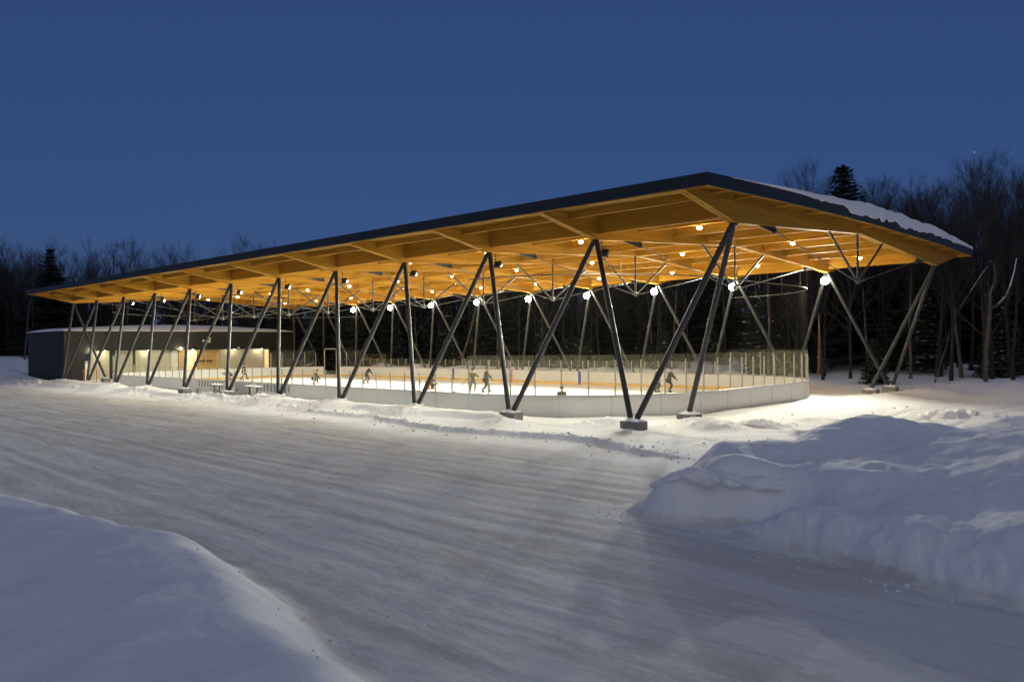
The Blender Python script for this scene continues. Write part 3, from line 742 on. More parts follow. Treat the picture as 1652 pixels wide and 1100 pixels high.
# ------------------------------------------------------------------ nets at both ends
def net(near):
    pts = [q for q in rink_path(.05, .5)]
    sel = [q for q in pts if (q[1] < 14.2 if near else q[1] > 57.3)]
    # order along the path: start at near side
    if near:
        sel = sorted([q for q in sel if q[0] < RX0+.5], key=lambda q: -q[1]); rest = [q for q in pts if q[1] < 14.2 and q not in sel]
    else:
        sel = sorted([q for q in sel if q[0] < RX0+.5], key=lambda q: q[1]); rest = [q for q in pts if q[1] > 57.3 and q not in sel]
    cx, cy = (RX0+RX1)/2, (22 if near else 50)
    rest.sort(key=lambda q: math.atan2(q[0]-cx, (cy-q[1]) if near else (q[1]-cy)))
    path = sel+rest; Z = 6.15
    ctr = (XM, 9 if near else 62.5, ICE)
    t = thing('protective_net', 'sheer protective net hung from a curved rail over the %s end of the rink' % ('right' if near else 'pavilion'), 'net', ctr)
    MB().tube([(p[0], p[1], Z) for p in path], .026, 6).build('rail', M['rod'], t, ctr)
    mb = MB()
    for p in path[::5]:
        mb.tube([(p[0], p[1], Z), (p[0], p[1], zd(min(max(p[0], -1), WID))-.01)], .007, 4)
    mb.build('hanger', M['rod'], t, ctr)
    mb = MB(); n = len(path)
    vs = [(p[0], p[1], 2.5) for p in path]+[(p[0], p[1], Z-.03) for p in path]
    mb.add(vs, [(i, i+1, n+i+1, n+i) for i in range(n-1)]); o = mb.build('mesh_sheet', M['net'], t, ctr)
    return t
net(True); net(False)
exec_rest = True

# ------------------------------------------------------------------ pavilion
M['beige'] = mat('beige_corrugated_metal', (.52, .50, .40), (.44, .42, .33), 2, .5, .1, stretch=(12, 1, .4))
M['yellowwood'] = mat('yellow_plywood', (.66, .42, .12), (.55, .33, .09), 2, .5, stretch=(1, 1, 4))
M['whitepaint'] = mat('white_paint', (.78, .78, .72), (.7, .7, .64), 2, .5)
M['litwin'] = emit('lit_window', (1, .78, .42), .55)
M['darkglass'] = mat('dark_glass', (.03, .035, .04), None, 2, .12)
def pavilion():
    X0, X1, Y0, Y1 = -.2, 25.7, 73.6, 85.4; O = ((X0+X1)/2, (Y0+Y1)/2, -.4)
    t = thing('pavilion', 'low dark metal pavilion with lit recessed front at the far end of the rink', 'building', O)
    ZB = 2.66; ZT = 4.62; RXA = 1.75; yr = 75.2
    mb = MB()
    mb.box((X0, Y0, -.6), (RXA, Y1, ZB-.003)); mb.box((X1-.9, Y0+.02, -.6), (X1-.02, Y1-.02, ZB-.003))
    mb.box((RXA+.003, yr+.25, -.6), (X1-.903, Y1, ZB-.003)); mb.box((X0, Y0, ZB), (X1, Y1, ZT))
    mb.build('wall', M['clad'], t, O)
    mb = MB()
    for k in range(1, 40): mb.box((X0+.65*k-.01, Y0-.012, ZB+.02), (X0+.65*k+.01, Y0-.002, ZT-.02))
    for k in range(1, 18): mb.box((X0-.012, Y0+.65*k-.01, -.5), (X0-.002, Y0+.65*k+.01, ZT-.02))
    mb.build('cladding_rib', M['clad'], t, O)
    mb = MB(); mb.box((X0-.06, Y0-.06, ZT+.003), (X1+.06, Y1+.06, ZT+.10)); mb.build('roof_edge', M['clad'], t, O)
    # recessed wall panels, by x
    seg = [(RXA+.003, 2.95, 'beige', 'wall_panel'), (2.95, 4.7, 'beige', 'wall_panel'), (4.7, 5.3, 'darkglass', 'window'), (5.3, 7.1, 'beige', 'wall_panel'),
           (7.1, 7.4, 'clad', 'door_frame'), (7.4, 11.2, 'beige', 'wall_panel'), (11.2, 12.1, 'whitepaint', 'door'), (12.1, 12.9, 'yellowwood', 'timber_panel'),
           (12.9, 14.3, 'litwin', 'window'), (14.3, 17.0, 'yellowwood', 'timber_panel'), (17.0, 22.7, 'beige', 'wall_panel'), (22.7, 23.4, 'litwin', 'window'), (23.4, X1-.905, 'clad', 'wall_panel')]
    for a, b, m_, nm in seg:
        p = MB().box((a+.004, yr, -.45), (b-.004, yr+.24, ZB-.01)).build(nm, M[m_], t, O)
        if nm in ('door', 'window'):
            mb = MB(); 
            for xx in (a+.02, b-.02): mb.box((xx-.03, yr-.04, -.45), (xx+.03, yr-.003, ZB-.02))
            mb.box((a+.05, yr-.04, ZB-.1), (b-.05, yr-.003, ZB-.02)); mb.build('frame', M['darksteel'], p, O)
            if nm == 'door': MB().box((b-.2, yr-.08, .55), (b-.12, yr-.045, .68)).build('handle', M['steel'], p, O)
    # open doorway at the left of the recess
    p = MB().box((2.0, yr-.06, -.44), (2.75, yr-.004, 1.35)).build('door', M['whitepaint'], t, O)
    MB().box((2.06, yr-.075, 1.6), (2.7, yr-.02, 2.4)).build('window', M['darkglass'], t, O)
    MB().box((14.3, yr-.3, 1.25), (16.0, yr-.01, 1.42)).build('shelf', M['clad'], t, O)
    for x in (2.4, 11.65, 18.5):
        mb = MB(); mb.sphere((x, Y0-.16, ZB+.16), (.16, .12, .10), 10, 6); l = mb.build('wall_lamp', M['bulb'] if x != 18.5 else M['whitepaint'], t, O)
        if x != 18.5:
            L = bpy.data.lights.new('wall_lamp', 'POINT'); L.energy = 70; L.color = (1, .88, .62); L.shadow_soft_size = .12
            lo = bpy.data.objects.new('lamp_light', L); link(lo, l); lo.location = (x-O[0], Y0-.35-O[1], ZB+.05-O[2])
    # soffit lamps added only to light the recessed front more evenly
    for x in (4, 8.5, 13.5, 18.5, 22):
        mb = MB(); mb.tube([(x, 74.5, ZB-.035), (x, 74.5, ZB-.004)], .09, 10); l = mb.build('added_recess_lamp', M['bulb'], t, O)
        L = bpy.data.lights.new('added_recess_fill', 'POINT'); L.energy = 45; L.color = (1, .88, .60); L.shadow_soft_size = .08
        lo = bpy.data.objects.new('lamp_light', L); link(lo, l); lo.location = (x-O[0], 74.5-O[1], ZB-.15-O[2])
    # snow on the roof
    nx, ny = 60, 20; vs = []; fs = []
    for iy in range(ny):
        for ix in range(nx):
            u = ix/(nx-1); v = iy/(ny-1); x = X0-.1+(X1-X0+.2)*u; y = Y0-.1+(Y1-Y0+.2)*v
            e = min(u, 1-u, v*.6, (1-v)*.6); h_ = .06+.20*min(1, e*26)+.50*math.sin(math.pi*u)*min(1, v*5)*min(1, (1-v)*5)
            vs.append((x, y, ZT+.10+h_+.03*float(vnoise(np.array([x*1.5]), np.array([y*1.5]))[0])))
    for iy in range(ny-1):
        for ix in range(nx-1): a = iy*nx+ix; fs.append((a, a+1, a+nx+1, a+nx))
    bor = [i for i in range(nx)]+[nx*k+nx-1 for k in range(1, ny)]+[nx*(ny-1)+i for i in range(nx-2, -1, -1)]+[nx*k for k in range(ny-2, 0, -1)]
    b0 = len(vs); vs += [(vs[i][0], vs[i][1], ZT+.103) for i in bor]; nb = len(bor)
    for k in range(nb): fs.append((bor[k], b0+k, b0+(k+1) % nb, bor[(k+1) % nb]))
    mb = MB(); mb.add(vs, fs); o = mb.build('roof_snow', M['snow'], None, O, smooth=True); o.location = O
    tag(o, 'smooth low dome of snow on the flat roof of the dark pavilion', 'snow')
    # cluster of white fixtures on the band
    o = thing('loudspeaker_cluster', 'small cluster of white fixtures high on the dark pavilion front', 'loudspeaker', (14.6, Y0, 3.75))
    for dx, dz in ((0, 0), (.35, .12), (.3, -.2), (-.35, -.1)):
        MB().sphere((dx, -.18, dz), (.17, .16, .14), 10, 6).build('horn', M['whitepaint'], o)
    MB().box((-.4, -.05, -.05), (.45, -.0045-.01, .05)).build('mount_bar', M['steel'], o)
pavilion()

# ------------------------------------------------------------------ small things round the rink
def goal(x, y, rz, label):
    t = thing('hockey_goal', label, 'hockey goal', (x, y, gz(x, y)), rz)
    m_ = M['goalred']
    MB().tube([(-.9, 0, 0), (-.9, 0, 1.22), (.9, 0, 1.22), (.9, 0, 0)], .035, 8).build('goal_frame', m_, t)
    MB().tube([(-.9, 0, .03), (-.8, .9, .03), (.8, .9, .03), (.9, 0, .03)], .025, 6).build('base_rail', m_, t)
    MB().tube([(-.9, 0, 1.2), (-.5, .5, 1.1), (.5, .5, 1.1), (.9, 0, 1.2)], .02, 6).build('top_rail', m_, t)
    mb = MB(); mb.add([(-.9,0,1.2),(-.5,.5,1.1),(.5,.5,1.1),(.9,0,1.2),(-.9,0,.03),(-.8,.9,.03),(.8,.9,.03),(.9,0,.03)], [(0,1,2,3),(1,5,6,2),(0,4,5,1),(3,2,6,7)])
    mb.build('goal_net', M['net'], t)
M['goalred'] = mat('faded_red_paint', (.60, .14, .04), (.42, .10, .04), 4, .5)
goal(-.1, 66.6, math.radians(35), 'red framed hockey goal standing on snow left of the pavilion doorway')

def table(x, y, rz, label):
    z = gz(x, y); t = thing('table', label, 'table', (x, y, z-.1), rz, 'outdoor tables beside the boards')
    MB().box((-1.0, -.28, .78), (1.0, .28, .82)).build('table_top', M['seam'], t, bevel=.01)
    for xx in (-.55, .55): MB().tube([(xx, 0, 0), (xx, 0, .78)], .035, 8).build('leg', M['steel'], t)
    mb = MB(); vs = []; fs = []
    for j in range(5):
        for i in range(13):
            u = i/12*2-1; v = j/4*2-1; e = max(0, 1-max(abs(u), abs(v))**4); vs.append((u*.96, v*.26, .823+e*(.02+.03*random.random())))
    for j in range(4):
        for i in range(12): a = j*13+i; fs.append((a, a+1, a+14, a+13))
    mb.add(vs, fs); mb.build('snow_cover', M['snow'], t, smooth=True)
table(-1.5, 38.2, math.radians(80), 'left of two snow-dusted tables standing outside the near boards')
table(-1.6, 33.0, math.radians(84), 'right of two snow-dusted tables standing outside the near boards')
M['benchgrey'] = mat('bench_grey', (.40, .40, .39), None, 4, .6)
def slats(y0, y1, label):
    t = thing('slatted_bench', label, 'bench', (-.95, (y0+y1)/2, ICE+.1), 0, 'slatted benches against the boards'); h_ = (y1-y0)/2
    mb = MB(); n = int((y1-y0)/.42)
    for k in range(n+1): mb.box((-.03, -h_+k*(2*h_)/n-.10, .52), (0, -h_+k*(2*h_)/n+.08, .95))
    mb.build('backrest', M['benchgrey'], t)
    MB().box((-.38, -h_, .40), (-.05, h_, .44)).build('seat', M['seam'], t)
    for yy in (-h_+.2, h_-.2): MB().box((-.3, yy-.03, -.15), (-.24, yy+.03, .398)).build('leg', M['steel'], t)
slats(38.5, 42.0, 'left slatted bench against the outside of the near boards')
slats(29.8, 33.6, 'right slatted bench against the outside of the near boards')
def box_door():
    t = thing('team_door', 'pale framed door in the outside of the near boards behind the sixth V of columns', 'door', (-.80, 35.9, ICE))
    MB().box((-.06, -.9, 0), (-.005, .9, 1.02)).build('door_leaf', M['whitepaint'], t, bevel=.01)
    mb = MB(); 
    for yy in (-.93, .93): mb.box((-.09, yy-.03, 0), (-.005, yy+.03, 1.06))
    mb.build('frame', M['post'], t)
    MB().box((-.12, .6, .5), (-.062, .72, .6)).build('latch', M['darksteel'], t)
box_door()

# shed and stored things behind the far boards
def shed():
    x, y = 33.0, 66.0; z = gz(x, y)-.2; t = thing('shed', 'small olive gabled shed behind the far boards near the pavilion', 'shed', (x, y, z), math.radians(35))
    m_ = mat('olive_board', (.20, .18, .07), (.14, .12, .05), 3, .8, stretch=(1, 1, 6))
    mb = MB(); mb.prism([(-1.6, 0), (1.6, 0), (1.6, 1.7), (0, 2.7), (-1.6, 1.7)], -1.6, 1.6); mb.build('wall', m_, t)
    mb = MB()
    for s in (-1, 1): mb.bar((s*1.85, 0, 1.60), (0, 0, 2.78), 3.6, .06, up=(0, 0, 1))
    mb.build('roof', M['clad'], t); MB().box((-.5, -1.66, 0), (.5, -1.603, 1.8)).build('door', M['clad'], t)
shed()
def bin_(x, y, label, m_):
    z = gz(x, y)-.1; t = thing('storage_bin', label, 'bin', (x, y, z), .3)
    MB().box((-.6, -.5, 0), (.6, .5, 1.3)).build('body', m_, t, bevel=.05); MB().box((-.64, -.54, 1.305), (.64, .54, 1.4)).build('lid', m_, t, bevel=.02)
bin_(27.6, 66.3, 'dark blue storage bin seen through the open rink gate', M['blue'])

# ------------------------------------------------------------------ people
M['skin'] = mat('skin', (.55, .33, .24), (.48, .28, .2), 5, .5)
def cloth(n, c): return mat(n, c, tuple(v*.7 for v in c), 9, .9)
C_ = {'olive': cloth('olive_cloth', (.035, .038, .024)), 'black': cloth('black_cloth', (.010, .011, .012)), 'navy': cloth('navy_cloth', (.010, .016, .05)),
      'grey': cloth('grey_cloth', (.045, .045, .045)), 'tan': cloth('tan_cloth', (.13, .10, .05)), 'pale': cloth('pale_cloth', (.14, .145, .145)), 'brown': cloth('brown_cloth', (.055, .032, .02))}
M['orange'] = mat('orange_plastic', (.75, .18, .04), None, 3, .4)

def skin_mesh(name, verts, edges, radii, m_, parent, root=0, sub=2):
    me = bpy.data.meshes.new(name); me.from_pydata([tuple(v) for v in verts], edges, []); me.materials.append(m_)
    o = bpy.data.objects.new(name, me); link(o, parent)
    md = o.modifiers.new('skin', 'SKIN'); md.use_smooth_shade = True
    for i, r in enumerate(radii):
        sv = me.skin_vertices[0].data[i]; sv.radius = (r, r) if not hasattr(r, '__len__') else r; sv.use_root = (i == root)
    if sub: s = o.modifiers.new('sub', 'SUBSURF'); s.levels = sub; s.render_levels = sub
    return o

def person(label, x, y, rz, lean=.3, hip=.88, feet=((-.12, .12), (.12, -.12)), hands=((-.3, .45, .9), (.3, .45, .95)), jacket='olive', pants='black', hat='black', helmet=False, sc=1.0, turn=0.0):
    t = thing('person', label, 'person', (x, y, ICE), rz, 'people on the ice'); t.scale = (sc, sc, sc)
    H = Vector((0, -lean*.25, hip)); up = Vector((0, math.sin(lean), math.cos(lean))); S = H+up*.52
    neck = S+up*.09; head = neck+Vector((0, math.sin(lean*.5), math.cos(lean*.5)))*.15; crown = head+Vector((0, math.sin(lean*.4), math.cos(lean*.4)))*.09
    shl = S+Vector((-.19, 0, 0)); shr = S+Vector((.19, 0, 0))
    V = [H, H+up*.25, S, neck, head, crown]; E_ = [(0, 1), (1, 2), (2, 3), (3, 4), (4, 5)]; Rd = [.13, .125, .13, .055, .095, .075]
    J = {}
    for s, sh, hd in ((-1, shl, Vector(hands[0])), (1, shr, Vector(hands[1]))):
        mid = (sh+hd)/2; d = (hd-sh); L = d.length; bend = math.sqrt(max(.002, .30**2-(L/2)**2)) if L < .6 else .03
        perp = Vector((s*.5, -.6, -.5)); perp -= d*(perp.dot(d)/max(d.dot(d), 1e-6)); perp.normalize(); el = mid+perp*bend
        if L > .58: hd = sh+d.normalized()*.58; el = (sh+hd)/2+perp*.03
        b = len(V); V += [sh, el, hd]; E_ += [(2, b), (b, b+1), (b+1, b+2)]; Rd += [.07, .045, .032]; J[s] = (sh, el, hd)
    LG = {}
    for s, ft in ((-1, feet[0]), (1, feet[1])):
        hp = H+Vector((s*.10, 0, -.04)); an = Vector((ft[0], ft[1], .13)); d = an-hp; L = d.length; bend = math.sqrt(max(.0016, .42**2-(L/2)**2)) if L < .84 else .03
        perp = Vector((s*.15, 1, .0)); perp -= d*(perp.dot(d)/d.dot(d)); perp.normalize(); kn = hp+d*.5+perp*min(bend, .36)
        toe = an+Vector((0, .15, -.05)); b = len(V); V += [hp, kn, an, toe]; E_ += [(0, b), (b, b+1), (b+1, b+2), (b+2, b+3)]; Rd += [.09, .058, .042, .035]; LG[s] = (hp, kn, an, toe)
    nose = head+Vector((0, .105, -.005)); b = len(V); V.append(nose); E_.append((4, b)); Rd.append(.018)
    skin_mesh('body', V, E_, Rd, M['skin'], t)
    # jacket
    JV = [H-up*.06, H+up*.25, S, S+up*.06]; JE = [(0, 1), (1, 2), (2, 3)]; JR = [.165, .165, .165, .09]
    for s in (-1, 1):
        sh, el, hd = J[s]; b = len(JV); JV += [sh, el, el.lerp(hd, .92)]; JE += [(2, b), (b, b+1), (b+1, b+2)]; JR += [.095, .072, .055]
    skin_mesh('jacket', JV, JE, JR, C_[jacket], t)
    PV = [H]; PE = []; PR = [.15]
    for s in (-1, 1):
        hp, kn, an, toe = LG[s]; b = len(PV); PV += [hp, kn, an+Vector((0, 0, .03))]; PE += [(0, b), (b, b+1), (b+1, b+2)]; PR += [.115, .085, .07]
    skin_mesh('trousers', PV, PE, PR, C_[pants], t)
    for s in (-1, 1):
        hp, kn, an, toe = LG[s]
        k_ = skin_mesh('skate', [an+Vector((0, -.06, -.02)), an+Vector((0, 0, -.05)), toe+Vector((0, .02, -.005)), an+Vector((0, 0, .06))], [(0, 1), (1, 2), (1, 3)], [.04, .052, .04, .055], C_['black'], t, 1, 1)
        MB().box((an.x-.004, an.y-.12, .002), (an.x+.004, an.y+.2, .045)).build('blade', M['rod'], k_)
        # gloved hand: palm, four fingers and a thumb off the side
        sh, el, hd = J[s]; f = (hd-el).normalized(); sd = f.cross(Vector((0, 0, 1))); sd = sd.normalized() if sd.length > .1 else Vector((1, 0, 0)); dn = f.cross(sd)
        GV = [hd, hd+f*.07]; GE = [(0, 1)]; GR = [.036, .034]
        for q, (o_, ln) in enumerate(((-.03, .05), (-.01, .06), (.01, .057), (.03, .045))):
            b = len(GV); GV += [hd+f*.09+sd*o_, hd+f*(.09+ln)+sd*o_+dn*.02, hd+f*(.085+ln)+sd*o_+dn*.05]; GE += [(1, b), (b, b+1), (b+1, b+2)]; GR += [.012, .0115, .010]
        b = len(GV); GV += [hd+f*.04+sd*.05*s, hd+f*.085+sd*.065*s+dn*.02]; GE += [(0, b), (b, b+1)]; GR += [.014, .012]
        skin_mesh('glove', GV, GE, GR, C_['black'], t, 0, 1)
        MB().sphere(head+Vector((s*.035, .088, .02)), .012, 6, 4).build('eye', C_['black'], t)
    hm = MB(); hm.sphere(head+Vector((0, -.01, .03)), (.122, .132, .125), 14, 8, -.12); hm.build('helmet' if helmet else 'hat', C_[hat], t, smooth=True)
    return t
def stick(label, a, b):
    a = Vector(a); b = Vector(b); o = (b.x, b.y, ICE); t = thing('hockey_stick', label, 'hockey stick', o)
    MB().bar(a, b, .03, .022, up=(0, 1, .1)).build('shaft', C_['tan'], t, o)
    d = (b-a); d.z = 0; d = d.normalized() if d.length > .05 else Vector((1, 0, 0))
    MB().bar(b, b+d*.30+Vector((0, 0, -.005)), .012, .075, up=(0, 0, 1)).build('blade', C_['black'], t, o)
R_ = math.radians
# view-right direction is roughly (+x,-y): heading -45 deg ; local +y is the way a person faces
person('person in navy bent low with one arm out, leftmost on the ice', 12.2, 63.5, R_(55), .9, .62, ((-.2, .1), (.2, -.2)), ((-.35, .65, .75), (.3, .5, .6)), 'navy', 'navy', 'black', True)
person('person in brown striding on the ice just right of the bent skater in navy', 14.0, 63.8, R_(-120), .2, .86, ((-.1, .32), (.12, -.30)), ((-.3, .25, .8), (.3, .25, .85)), 'brown', 'brown', 'black')
person('person in olive crouching on one knee near the open rink gate', 13.8, 50.0, R_(-135), .55, .50, ((-.12, .22), (.14, -.1)), ((-.2, .5, .35), (.2, .55, .30)), 'olive', 'black', 'black')
person('person in dark jacket and grey trousers leaning forward beside a grey column', 16.6, 45.6, R_(-130), .5, .86, ((-.1, -.05), (.12, -.42)), ((-.2, .45, .8), (.2, .45, .8)), 'black', 'grey', 'brown')
person('small person in tan kneeling low behind an orange bucket', 13.9, 33.5, R_(-135), .4, .45, ((-.12, .1), (.12, -.05)), ((-.15, .5, .5), (.2, .55, .45)), 'tan', 'olive', 'brown', False, .85)
person('person in tan jacket and pale hockey trousers gripping a stick', 13.0, 27.9, R_(150), .15, .84, ((-.14, .1), (.14, -.1)), ((-.35, .4, 1.15), (.1, .4, .95)), 'tan', 'pale', 'black', True)
person('tall person in dark green jacket with legs apart skating away to the right, mid-rink', 13.6, 27.1, R_(-120), .22, .9, ((-.1, .25), (.12, -.30)), ((-.3, .1, .85), (.3, .42, .85)), 'olive', 'black', 'brown', False, 1.03)
person('child in black jacket with brown hat just behind the near boards, under the second V', 1.8, 10.0, R_(-60), .3, .84, ((-.1, .05), (.1, -.05)), ((-.2, .3, .75), (.2, .3, .75)), 'black', 'black', 'brown', False, .86)
person('person in grey coat half hidden behind a near column leg', 20.5, 16.95, R_(-150), .15, .88, ((-.1, .1), (.12, -.1)), ((-.28, .2, .85), (.28, .25, .85)), 'grey', 'grey', 'black')
person('person in olive jacket and black trousers reaching forward, rightmost skater on the ice', 20.7, 16.0, R_(-130), .28, .88, ((-.08, .02), (.10, -.08)), ((-.15, .5, .9), (.2, .5, .85)), 'olive', 'black', 'black')
stick('tan hockey stick held by the person in pale hockey trousers', (12.75, 28.1, .45), (12.1, 28.75, ICE+.04))
bk = thing('bucket', 'bright orange bucket on the ice in front of the kneeling person in tan', 'bucket', (13.4, 33.35, ICE))
MB().tube([(0, 0, .002), (0, 0, .36)], [.15, .19], 14).build('pail', M['orange'], bk)
MB().tube([(-.19, 0, .34), (-.13, 0, .46), (0, 0, .50), (.13, 0, .46), (.19, 0, .34)], .008, 5).build('handle', M['rod'], bk)

# ------------------------------------------------------------------ trees
def rot(v, axis, a): return Matrix.Rotation(a, 3, axis) @ v
def bare_meshes(seed, h, spread=1.0, depth=4, low=.35, nb=13, col='bark', twn=5):
    rnd = random.Random(seed); tr = MB(); cr = MB()
    npt = 9; pts = []; d = Vector((rnd.uniform(-.04, .04), rnd.uniform(-.04, .04), 1)); p = Vector((0, 0, -.4))
    for i in range(npt):
        pts.append(p.copy()); p = p+d.normalized()*((h+.4)/(npt-1)); d += Vector((rnd.uniform(-.07, .07), rnd.uniform(-.07, .07), 0))
    r0 = h*.0105; rad = [max(.012, r0*(1-.93*(i/(npt-1))**1.1)) for i in range(npt)]; rad[0] *= 1.25
    tr.tube(pts, rad, 8)
    def branch(p, d, L, r, lev):
        n = 4 if lev < 2 else 3; q = [p.copy()]; dd = d.copy()
        for i in range(n):
            dd = (dd+Vector((rnd.uniform(-.16, .16), rnd.uniform(-.16, .16), rnd.uniform(-.02, .16)))).normalized(); p = p+dd*(L/n); q.append(p.copy())
        cr.tube(q, [r*(1-.75*i/n) for i in range(n+1)], 4 if lev < 2 else 3, cap=False)
        if lev >= depth: return
        k = (6, 5, twn, 4)[min(lev, 3)]
        for j in range(k):
            t = rnd.uniform(.25, 1.0); i = min(n-1, int(t*n)); pp = q[i].lerp(q[i+1], t*n-i)
            ax = Vector((rnd.gauss(0, 1), rnd.gauss(0, 1), rnd.gauss(0, .6))).normalized()
            nd = rot(dd, ax, rnd.uniform(.35, .85)); nd.z += .2; nd.normalize()
            branch(pp, nd, L*(rnd.uniform(.40, .62) if lev < 2 else rnd.uniform(.5, .8)), r*(1-.75*t)*.5+.003, lev+1)
    for j in range(nb):
        t = low+(1-low)*((j+rnd.random())/nb); i = min(npt-2, int(t*(npt-1))); pp = pts[i].lerp(pts[i+1], t*(npt-1)-i)
        a = j*2.4+rnd.uniform(-.4, .4); el = rnd.uniform(.5, 1.05)+.3*t
        dd = Vector((math.cos(a)*math.cos(el), math.sin(a)*math.cos(el), math.sin(el)))
        L = h*.36*spread*(1.15-.75*t)*rnd.uniform(.75, 1.15)
        branch(pp, dd, L, r0*.5*(1.1-t)+.008, 1)
    return tr, cr
def build_tree(name, tr, cr, m1, m2):
    t = thing(name, '', 'tree'); tr.build('trunk', m1, t, smooth=True); cr.build('crown', m2, t); return t
def conifer_meshes(seed, h, wd=.26, dens=1.0, low=.08):
    rnd = random.Random(seed); tr = MB(); cr = MB()
    tr.tube([(0, 0, -.4), (rnd.uniform(-.1, .1), 0, h*.5), (0, 0, h)], [h*.013, h*.008, .01], 8)
    z = h*low
    while z < h*.985:
        t = z/h; R = h*wd*(1-t)**.85*rnd.uniform(.7, 1.15)+.10; n = int((6+5*(1-t))*dens)
        for k in range(n):
            a = rnd.uniform(0, 6.283); r = R*rnd.uniform(.7, 1.1); d = Vector((math.cos(a), math.sin(a), 0)); s = Vector((-d.y, d.x, 0)); sl = -.32+.5*t
            m_ = max(3, int(r/.30)); 
            for i in range(m_):
                q0 = i/m_; p = d*(r*q0)+Vector((0, 0, z+sl*r*q0+.12*r*q0*q0)); wl = (.42+.22*r*(1-q0))*min(1, .5+r*.4)
                for sg in (-1, 1):
                    for _ in range(2):
                        tip = p+d*rnd.uniform(.12, .38)+s*sg*wl*rnd.uniform(.45, 1.05)+Vector((0, 0, rnd.uniform(-.22, .02)))
                        b1 = p+d*rnd.uniform(-.05, .12)+Vector((0, 0, .05)); b2 = p+d*.22+Vector((0, 0, rnd.uniform(-.12, -.02)))
                        cr.add([b1, b2, tip], [(0, 1, 2)])
            tipp = d*r+Vector((0, 0, z+sl*r+.12*r)); cr.add([tipp-s*.09, tipp+s*.09, tipp+d*.3+Vector((0, 0, .05))], [(0, 1, 2)])
        z += h*.016*rnd.uniform(.7, 1.3)+.04
    for k in range(14): 
        a = k*2.4; zz = h*(.95+.05*k/14); cr.add([(0, 0, zz+.2), (.03, 0, zz), (math.cos(a)*.2*(1-k/16), math.sin(a)*.2*(1-k/16), zz-.03)], [(0, 1, 2)])
    return tr, cr
protoB = []
for s_ in range(7):
    tr, cr = bare_meshes(100+s_, (17, 19, 15, 18, 13, 20, 16)[s_], (1, .85, 1.15, .9, 1.1, .9, .8)[s_], 4, (.35, .40, .28, .45, .2, .38, .5)[s_], (15, 15, 20, 13, 15, 15, 13)[s_], twn=5)
    protoB.append((tr, cr, 'birch' if s_ in (3, 6) else 'bark'))
protoC = [conifer_meshes(50+s_, (15, 9, 4.5, 12)[s_], (.42, .30, .36, .30)[s_], 1.5) for s_ in range(4)]
PB = [build_tree('bare_tree', a, b, M[c], M['twig']) for a, b, c in protoB]
PC = [build_tree('conifer', a, b, M['bark'], M['needle'] if i in (1, 2) else M['needledark']) for i, (a, b) in enumerate(protoC)]
HT = {}
for _p in PB+PC: HT[_p] = float(np.percentile([v.co.z for c in _p.children for v in c.data.vertices], 99.8))
usedp = set()
def place(pr, x, y, s=1.0, label='', group=None, tilt=0, dz=0, name=None):
    o = pr if id(pr) not in usedp else copy_tree(pr); usedp.add(id(pr))
    o.location = (x, y, gz(x, y)+dz); o.rotation_euler = (random.uniform(-.03, .03)+tilt, random.uniform(-.03, .03), random.uniform(0, 6.28)); o.scale = (s*random.uniform(.92, 1.08),)*2+(s,)
    o['label'] = label; o['category'] = 'tree'
    if group: o['group'] = group
    return o
def at_u(u, D):
    p = CAM+(FW+R2*((u-826)/1287.12))*D; return p.x, p.y
# singled-out trees
def place_u(pr, u, D, ztop, h0, label, group=None):
    x, y = at_u(u, D); z0 = gz(x, y); return place(pr, x, y, (ztop-z0)/HT[pr], label, group)
def ztop(u, v, D): return (CAM+(FW+R2*((u-826)/1287.12)+U2*((550-v)/1287.12))*D).z
place_u(PC[0], 1370, 78, ztop(1370, 270, 78), 15, 'tall dark spruce standing alone above the snowy right end of the roof')
place_u(PB[2], 1287, 84, ztop(1287, 256, 84), 15, 'round-crowned bare tree rising above the roof left of the lone spruce')
place_u(PB[5], 1294, 88, ztop(1294, 262, 88), 15, 'second bare crown crowding the round-crowned tree above the roof')
place_u(PB[2], 1276, 90, ztop(1276, 268, 90), 15, 'lowest and farthest of three bare crowns left of the lone spruce')
place_u(PC[3], 1472, 80, ztop(1472, 352, 80), 12, 'small dark spruce half sunk among bare crowns, right of the roof end')
place_u(PB[0], 1600, 62, ztop(1600, 258, 62), 17, 'tallest bare tree at the right edge of the woods')
place_u(PC[0], 80, 128, ztop(80, 402, 128), 12, 'pointed dark spruce standing out of the bare woods on the left')
place_u(PB[4], 405, 118, ztop(405, 372, 118), 13, 'bare tree peeping over the long roof edge, left part')
place_u(PB[1], 165, 132, ztop(165, 396, 132), 19, 'broad bare tree right of the pointed spruce on the left')
place_u(PB[5], 250, 126, ztop(250, 396, 126), 20, 'pair-crowned bare tree right of the broad one, above the left end of the roof')
cnt = 8
def zone(u0, u1, D0, D1, n, kinds, vt, label, group):
    for k in range(n):
        u = u0+(u1-u0)*(k+random.random())/n; D = random.uniform(D0, D1); pr, h0 = random.choice(kinds)
        v = np.interp(u, [a for a, b in vt], [b for a, b in vt])+random.uniform(-20, 24)
        zt_ = ztop(u, v, D); x, y = at_u(u, D)
        if -2 < x < 27.5 and 60 < y < 88: continue
        if x < 31 and -5 < y < 74 and x > -6: continue
        s = (zt_-gz(x, y))/HT[pr]; place(pr, x, y, min(max(s, .45), 1.9), label, group)
B = [(PB[i], (17, 19, 15, 18, 13, 20, 16)[i]) for i in range(7)]; Cc = [(PC[0], 15), (PC[3], 12)]
sky_r = [(1240, 330), (1400, 300), (1460, 305), (1520, 285), (1580, 262), (1660, 255)]
zone(1400, 1690, 60, 74, 20, B, sky_r, 'one of the bare trees along the front of the woods on the right', 'bare trees at the front of the right-hand woods')
